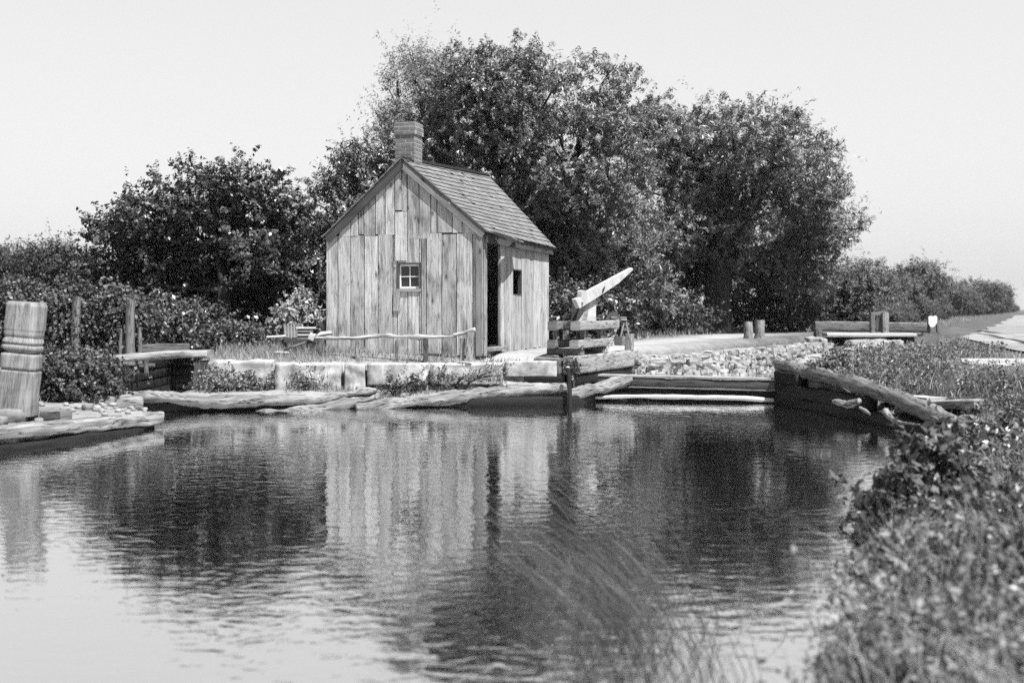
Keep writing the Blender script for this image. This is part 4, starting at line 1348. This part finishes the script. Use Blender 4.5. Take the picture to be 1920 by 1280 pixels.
# shrubs
def shrub(label, base, lobes_px, d, n_tw, leaf, mat, seed, aspect=.6, cat="shrub", tlen=.4, name='shrub', per=16, group=None, dspread=.3):
    root = empty(name, base); tag(root, label, cat, group)
    bs = Vector(base); r = np.random.RandomState(seed); lobes = []
    for (cx, cy, rx, ry) in lobes_px:
        dd = d + r.uniform(-1, 1) * dspread
        c = P(cx, cy, dd) - bs; lobes.append((c.x, c.y, c.z, rx * dd / F, rx * dd / F, ry * dd / F))
    C, o, t, bb = twigs(lobes, n_tw, per, tlen, seed, upb=.4, jit=tlen * .12, hang=.1, shell=(.3, 1))
    leaves('foliage', C, o, leaf, aspect, seed + 1, mat, root, axis=t)
    mb = MB()
    for i, l in enumerate(lobes):
        c = Vector(l[:3])
        for q in range(4):
            v = Vector(r.normal(size=3)).normalized()
            e = c + Vector((v.x * l[3], v.y * l[4], abs(v.z) * l[5])) * .7
            limb(mb, [Vector((r.uniform(-.1, .1), r.uniform(-.1, .1), -.1)), c * .5 + Vector((0, 0, .1)), e], .022, .006, 5, 5, q)
    mb.build('stem', M['bark'], root, smooth=True)
    return root

shrub("broad leaved vine thicket covering the bank behind the two tall poles", gbase(150, 21.5), [(40, 600, 70, 60), (140, 610, 60, 60), (220, 600, 60, 50), (100, 650, 80, 40), (200, 650, 60, 35), (30, 660, 60, 50)], 21.5, 2900, .075, M['leaf_mid'], 11, .8, "thicket", .4, 'thicket')
shrub("weedy bush between the mooring post and the spillway gap", gbase(140, 17.3), [(110, 690, 45, 30), (160, 700, 50, 32), (200, 710, 36, 26), (90, 735, 45, 26), (140, 735, 45, 22)], 17.3, 900, .06, M['leaf_mid'], 12, .7, "bush", .25, 'bush')
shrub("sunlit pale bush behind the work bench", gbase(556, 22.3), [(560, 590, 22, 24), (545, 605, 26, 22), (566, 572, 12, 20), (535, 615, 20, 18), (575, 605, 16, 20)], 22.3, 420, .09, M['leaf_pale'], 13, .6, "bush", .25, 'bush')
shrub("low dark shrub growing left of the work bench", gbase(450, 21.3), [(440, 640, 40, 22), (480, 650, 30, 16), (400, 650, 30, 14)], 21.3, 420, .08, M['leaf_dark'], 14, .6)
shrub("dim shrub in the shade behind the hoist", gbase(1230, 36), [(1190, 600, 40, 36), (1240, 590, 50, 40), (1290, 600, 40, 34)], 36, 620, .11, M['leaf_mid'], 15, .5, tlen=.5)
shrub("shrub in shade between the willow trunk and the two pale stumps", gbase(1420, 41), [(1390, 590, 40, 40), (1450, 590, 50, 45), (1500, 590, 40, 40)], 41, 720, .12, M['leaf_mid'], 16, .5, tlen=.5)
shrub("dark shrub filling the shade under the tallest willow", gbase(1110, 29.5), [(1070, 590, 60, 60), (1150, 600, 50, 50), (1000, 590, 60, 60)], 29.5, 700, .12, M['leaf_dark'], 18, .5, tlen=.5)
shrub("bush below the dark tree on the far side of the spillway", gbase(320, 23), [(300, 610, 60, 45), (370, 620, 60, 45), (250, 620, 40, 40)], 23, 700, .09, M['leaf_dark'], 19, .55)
shrub("leafy weed hanging over the second stone block from the left", gbase(575, 19.05), [(580, 712, 28, 14), (560, 722, 16, 8)], 19.05, 70, .05, M['leaf_bank'], 25, .35, "weed", .25, 'weed')
shrub("weed mat covering the face of the leftmost stone block", gbase(440, 19.1), [(400, 715, 34, 20), (450, 718, 36, 20), (490, 722, 20, 16)], 19.1, 200, .05, M['leaf_bank'], 26, .6, "weed", .2, 'weed')
shrub("spiky weed under the middle stone block", gbase(745, 19.0), [(735, 727, 16, 8), (775, 722, 18, 10)], 19.0, 40, .07, M['leaf_dark'], 27, .3, "weed", .2, 'weed')
shrub("weeds hanging on the right hand stone blocks", gbase(850, 19.2), [(830, 708, 26, 14), (870, 710, 30, 10), (925, 705, 22, 16)], 19.2, 90, .05, M['leaf_bank'], 28, .4, "weed", .25, 'weed')
shrub("small weed clinging to the front of the hoist's bottom timber", gbase(1075, 19.4), [(1076, 690, 9, 12)], 19.4, 30, .06, M['leaf_dark'], 29, .4, "weed", .15, 'weed')
# foreground bank plants
shrub("dark leafy plant overhanging the water on the right bank", gbase(1700, 8.2), [(1700, 965, 60, 50), (1740, 900, 45, 55), (1660, 1000, 35, 26), (1760, 1000, 50, 40)], 8.0, 520, .075, M['leaf_dark'], 31, .55, "plant", .22, 'plant')
shrub("leafy plant on the bank edge below the split beam", gbase(1850, 11.5), [(1830, 900, 60, 45), (1880, 860, 50, 40)], 11.0, 420, .07, M['leaf_bank'], 32, .55, "plant", .25, 'plant')
shrub("low weeds sprouting on the bank just behind the start of the sloping log", gbase(1600, 18.2), [(1560, 690, 40, 8), (1620, 700, 40, 10), (1590, 684, 30, 6)], 18.4, 260, .07, M['leaf_bank'], 33, .5, "weed", .2, 'weed')

for i, (px, py, d, rx, ry, n_, lf, mt, lab) in enumerate((
    (1850, 985, 7.6, 70, 60, 420, .07, 'leaf_dark', "bushy dark plant above the middle of the right bank by the picture edge"),
    (1790, 1075, 6.2, 80, 50, 380, .06, 'leaf_bank', "grey green plant below the dark overhanging plant on the right bank"),
    (1680, 1110, 6.0, 45, 38, 200, .05, 'leaf_bank', "small plant at the water's edge low on the right bank"),
    (1890, 1120, 5.6, 70, 60, 320, .06, 'leaf_dark', "dark soft plant at the lower right picture edge"),
    (1660, 1220, 5.0, 60, 40, 180, .045, 'leaf_pale', "pale out of focus weed clump near the bottom of the right bank"),
    (1780, 1230, 4.6, 110, 60, 360, .05, 'leaf_bank', "blurred weed clump at the very bottom right"),
    (1880, 850, 10.6, 60, 50, 380, .07, 'leaf_dark', "dark bush on the upper right bank near the dirt strip"),
    (1760, 905, 9.6, 50, 40, 300, .07, 'leaf_bank', "round weed on the bank just above the dark overhanging plant"))):
    shrub(lab, gbase(px, d), [(px, py, rx, ry), (px + rx * .6, py + ry * .4, rx * .7, ry * .7), (px - rx * .6, py + ry * .5, rx * .6, ry * .6)], d, n_, lf, M[mt], 500 + i, .5, "plant", .25, 'plant')

# far trees: three prototypes copied along the canal
protos = []
for s in range(3):
    r0 = random.Random(40 + s)
    root = empty('canal_tree', (0, 0, 0))
    lob = [(r0.uniform(-1.3, 1.3), r0.uniform(-1.3, 1.3), r0.uniform(1.6, 3.6), r0.uniform(.9, 1.5), r0.uniform(.9, 1.5), r0.uniform(.8, 1.3)) for _ in range(9)] + [(0, 0, 1.2, 2.0, 2.0, 1.1)]
    C, o, t, bb = twigs(lob, 1500, 16, .6, 60 + s, jit=.08)
    leaves('crown', C, o, .17, .45, 70 + s, M['leaf_far'], root, axis=t, out=.9, rnd=.5)
    mb = MB(); limb(mb, [(0, 0, -.4), (.05, 0, .8), (0, 0, 2.2)], .2, .08, 6, 8)
    for l in lob[:6]: limb(mb, [(0, 0, 1.2), Vector(l[:3]) * .6 + Vector((0, 0, .4)), l[:3]], .08, .03, 4, 5)
    mb.build('trunk', M['bark'], root, smooth=True)
    protos.append(root)
def copy_tree(src):
    c = src.copy(); COL.objects.link(c)
    for ch_ in src.children:
        k = ch_.copy(); COL.objects.link(k); k.parent = c
    return c
spots = []
rr = random.Random(5)
for px, top, d in ((1568, 510, 52), (1598, 500, 47), (1628, 492, 55), (1610, 540, 56), (1640, 505, 62), (1672, 512, 70), (1696, 495, 80), (1665, 560, 50), (1722, 520, 88), (1742, 530, 96), (1762, 520, 108), (1790, 528, 122), (1815, 520, 140), (1838, 524, 160), (1856, 530, 185), (1872, 545, 215), (1884, 556, 260), (1896, 566, 330), (1906, 574, 430), (1700, 570, 62), (1735, 575, 70), (1770, 572, 84)):
    spots.append((px, top, d, "distant tree in the row receding along the right of the canal", "far trees receding along the canal"))
for px, top, d in ((-20, 430, 48), (45, 445, 50), (105, 462, 46), (150, 480, 52), (-80, 420, 55), (70, 520, 42), (10, 520, 40)):
    spots.append((px, top, d, "dim background tree beyond the left bank thicket", "background trees at the left"))
for i, (px, top, d, lab, grp) in enumerate(spots):
    src = protos[i % 3]
    o = src if i < 3 else copy_tree(src)
    x = (px - 960) * d / F; zb = tz(x, d)
    ht = (EYE - (top - HOR) * d / F) - zb
    k = max(.3, ht / 4.6) * rr.uniform(.82, 1.18)
    o.location = (x, d, zb - .15); o.rotation_euler = (0, 0, rr.uniform(0, 6.28))
    o.scale = (k * rr.uniform(.95, 1.3), k * rr.uniform(.95, 1.3), k)
    tag(o, lab, "tree", grp)
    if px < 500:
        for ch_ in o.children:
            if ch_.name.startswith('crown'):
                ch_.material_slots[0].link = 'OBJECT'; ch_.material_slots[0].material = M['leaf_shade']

# ------------------------------------------------------------------ ground cover (stuff)
def blades(name, X, Y, Z, h, wd, seed, mat, lean=(0, 0), spread=.35, segs=3):
    """curved grass blades"""
    r = np.random.RandomState(seed); n = len(X)
    h = h * r.uniform(.5, 1.3, n)
    ang = r.uniform(0, 6.28, n)
    sx, sy = np.cos(ang) * wd, np.sin(ang) * wd
    lx = r.normal(size=n) * spread + lean[0]; ly = r.normal(size=n) * spread + lean[1]
    v = np.empty((n, (segs + 1) * 2, 3))
    for k in range(segs + 1):
        t = k / segs
        f = 1 - t * .92
        cx = X + lx * h * (t ** 1.7); cy = Y + ly * h * (t ** 1.7)
        cz = Z + h * (t - .25 * t * t * np.minimum(1.5, np.hypot(lx, ly)))
        v[:, 2 * k] = np.stack([cx - sx * f, cy - sy * f, cz], 1)
        v[:, 2 * k + 1] = np.stack([cx + sx * f, cy + sy * f, cz], 1)
    nv = (segs + 1) * 2
    q = []
    for k in range(segs): q.append([2 * k, 2 * k + 1, 2 * k + 3, 2 * k + 2])
    q = np.array(q)[None] + (np.arange(n) * nv)[:, None, None]
    o = np_mesh(name, v.reshape(-1, 3), q.reshape(-1, 4), mat)
    return tag(o, kind='stuff')

rs = np.random.RandomState(3)
def scatter(n, x0, x1, y0, y1, cond, seed):
    r = np.random.RandomState(seed)
    X = r.uniform(x0, x1, n); Y = r.uniform(y0, y1, n)
    k = cond(X, Y); X, Y = X[k], Y[k]
    return X, Y, terrain(X, Y)
def right_bank(X, Y):
    s_lock = (X - 1.574) * 0.91 - (Y - 20.549) * 0.4147
    k = ~inside(X, Y, BASIN) & ~inside(X, Y, LOCK) & (s_lock > 2.75) & (np.abs(X / np.maximum(Y, .5)) < .56)
    px = 960 + X * F / np.maximum(Y, .5); py = HOR + (EYE - .84) * F / np.maximum(Y, .5)
    lim = np.where(px < 1815, 640, 648 + (px - 1815) * .3)
    k &= py > lim
    k &= ~((X / np.maximum(Y, .5) > .396) & (Y > 13.0) & (Y < 17.8) & (dist_poly(X, Y, BASIN) > 1.0))
    k &= ~((px < 1690) & (py < 668) & (Y > 20))
    k &= (Y < 19) | (dist_poly(X, Y, LOCK) > 1.0 + .6 * np.sin(X * 3 + Y))
    pz = HOR + (EYE - terrain(X, Y)) * F / np.maximum(Y, .5)
    k &= ~((px > 1645) & (px < 1842) & (pz > 738) & (pz < 806) & (Y > 11.5))
    return k
# leafy weeds
def weeds(name, n, box, cond, seed, leaf, per, hmin, hmax, mat, aspect=.5):
    X, Y, Z = scatter(n, *box, cond, seed)
    r = np.random.RandomState(seed + 1); m = len(X)
    hh = r.uniform(hmin, hmax, m)
    t = r.uniform(.1, 1, (m, per))
    C = np.stack([X[:, None] + r.normal(size=(m, per)) * .05 * (1 + 0 * t), Y[:, None] + r.normal(size=(m, per)) * .05, Z[:, None] + hh[:, None] * t], -1).reshape(-1, 3)
    o = r.normal(size=C.shape); o[:, 2] = .3
    ob = leaves(name, C, o, leaf, aspect, seed + 2, mat)
    return tag(ob, kind='stuff')
pat = lambda X, Y: wobble(X * 2.2 + 5, Y * 2.2) > -.35
weeds('bank_weeds', 2300, (1.0, 7.5, 2.8, 11.5), lambda X, Y: right_bank(X, Y) & pat(X, Y), 71, .042, 16, .08, .34, M['leaf_bank'], .38)
weeds('bank_weeds', 900, (1.0, 7.5, 2.8, 12.5), lambda X, Y: right_bank(X, Y) & ~pat(X, Y), 75, .04, 14, .12, .45, M['leaf_bank'], .25)
weeds('bank_weeds', 5200, (4.4, 12.0, 11, 19), lambda X, Y: right_bank(X, Y) &  ((Y < 13) | (dist_poly(X, Y, BASIN) > .28)), 72, .06, 12, .06, .27, M['leaf_bank'], .4)
weeds('bank_weeds', 5600, (5.0, 22.0, 17, 34), right_bank, 73, .08, 9, .04, .17, M['leaf_bank'], .35)
X, Y, Z = scatter(9000, 0.8, 7.5, 2.6, 12, right_bank, 81); blades('bank_grass', X, Y, Z, .38, .0035, 82, M['grass'], lean=(-.2, 0), spread=.5)
X, Y, Z = scatter(7000, 0.8, 6, 2.6, 10, lambda X, Y: right_bank(X, Y) & (wobble(X * 3, Y * 3) > -.25) & (dist_poly(X, Y, BASIN) > .22), 181); blades('bank_grass', X, Y, Z, .5, .0035, 182, M['grass'], lean=(-.15, 0), spread=.45, segs=4)
X, Y, Z = scatter(260, 1.0, 7, 3.6, 11, lambda X, Y: right_bank(X, Y) & (dist_poly(X, Y, BASIN) > .4), 281); blades('bank_grass', X, Y, Z, .75, .003, 282, M['grass'], lean=(-.1, 0), spread=.25, segs=4)
X, Y, Z = scatter(30000, 4, 20, 12, 34, right_bank, 83); blades('bank_grass', X, Y, Z, .24, .006, 84, M['grass'])
X, Y, Z = scatter(9000, 5.0, 9.5, 12.8, 18.5, lambda X, Y: ~inside(X, Y, BASIN) & (dist_poly(X, Y, BASIN) > .25) & ~((X / Y > .40) & (Y > 14.8) & (Y < 17.4) & (dist_poly(X, Y, BASIN) > 1.2)), 84); blades('bank_grass', X, Y, Z, .11, .006, 184, M['grass'])
terr_c = lambda X, Y: (Y > 19.75 + (X - .84) * .03) & ((X + .524) * .2882 + (Y - 20) * .9575 < .02) & (wobble(X * 3, Y * 3) > -.3)
X, Y, Z = scatter(6000, -5.4, 2.0, 19.6, 21.2, terr_c, 85); blades('terrace_grass', X, Y, Z, .13, .005, 86, M['grass'])
X, Y, Z = scatter(2600, -5.4, -2.9, 20, 22, lambda X, Y: X < -3.3, 87); blades('terrace_grass', X, Y, Z, .2, .006, 88, M['grass'])
X, Y, Z = scatter(2500, -5.5, 1.2, 18.6, 19.3, lambda X, Y: wobble(X * 4, Y * 3) > .0, 89); blades('ledge_grass', X, Y, Z, .14, .005, 90, M['grass'], lean=(0, -.6))
X, Y, Z = scatter(110000, 2, 10, 22, 34, lambda X, Y: (np.abs((X - 2.5) * .843 - (Y - 22.75) * .538 + .15) < .25) & ((X > 4.5) | (wobble(X * 5, Y * 5) > .25)), 191); blades('wall_grass', X, Y, np.where(X > 5.5, rs.uniform(.1, .66, len(X)), Z * 0 + rs.uniform(.3, .55, len(X))), .11, .005, 192, M['grass'])
X, Y, Z = scatter(9000, -.2, 12, 22, 44, lambda X, Y: ((X - 1.574) * .91 - (Y - 20.549) * .4147 < -1.9) & ((X + .524) * .9575 - (Y - 20) * .2882 > .2), 91); blades('verge_grass', X, Y, Z, .22, .008, 92, M['grass'])
X, Y, Z = scatter(3000, -16, -6.9, 14, 24, lambda X, Y: ~inside(X, Y, BASIN) & (X < -6.0 - (Y < 17) * 0.4), 93); blades('left_bank_grass', X, Y, Z, .25, .006, 94, M['grass'])
X, Y, Z = scatter(8000, 10, 60, 34, 110, lambda X, Y: (X > 7 + .2 * (Y - 34)) & (X < 10.6 + (Y - 30) * .455), 95); blades('far_grass', X, Y, Z, .3, .014, 96, M['grass'])
# sedge standing in the shallows, leaning left
r = np.random.RandomState(12)
n = 520
px_ = r.normal(1190, 95, n); py_ = r.uniform(1020, 1330, n)
px_ = px_ + (py_ - 1170) * .35
dd = EYE * F / (py_ - HOR)
X = (px_ - 960) * dd / F
blades('sedge', X, dd, np.full(n, -.05), .95, .0026, 13, M['sedge'], lean=(-.95, .45), spread=.16, segs=5)
# gravel on the left bank
mb = MB(); rg_ = random.Random(6)
for k in range(150):
    x, y = rg_.uniform(-7.2, -4.9), rg_.uniform(12.2, 16.6)
    if inside(np.array([x]), np.array([y]), BASIN)[0] or x > -4.95 - (15.3 - y) * .39: continue
    s_ = rg_.uniform(.03, .11)
    mb.rock((x, y, tz(x, y) + s_ * .2), (s_, s_ * .8, s_ * .6), seed=k, boxy=.3, n=2, rough=.3)
tag(mb.build('gravel', M['rubble'], smooth=True), kind='stuff')

# ------------------------------------------------------------------ air
mb = MB(); mb.box((150, 560, 6.0), (1500, 1200, 18))
hz = Mat('haze_air'); hz.t.nodes.remove(hz.b)
pv = hz.n('ShaderNodeVolumePrincipled'); pv.inputs['Color'].default_value = grey(0.9); pv.inputs['Density'].default_value = 0.0001
hz.l(pv.outputs[0], hz.t.nodes['Material Output'].inputs['Volume'])
tag(mb.build('haze', hz.m), kind='stuff')
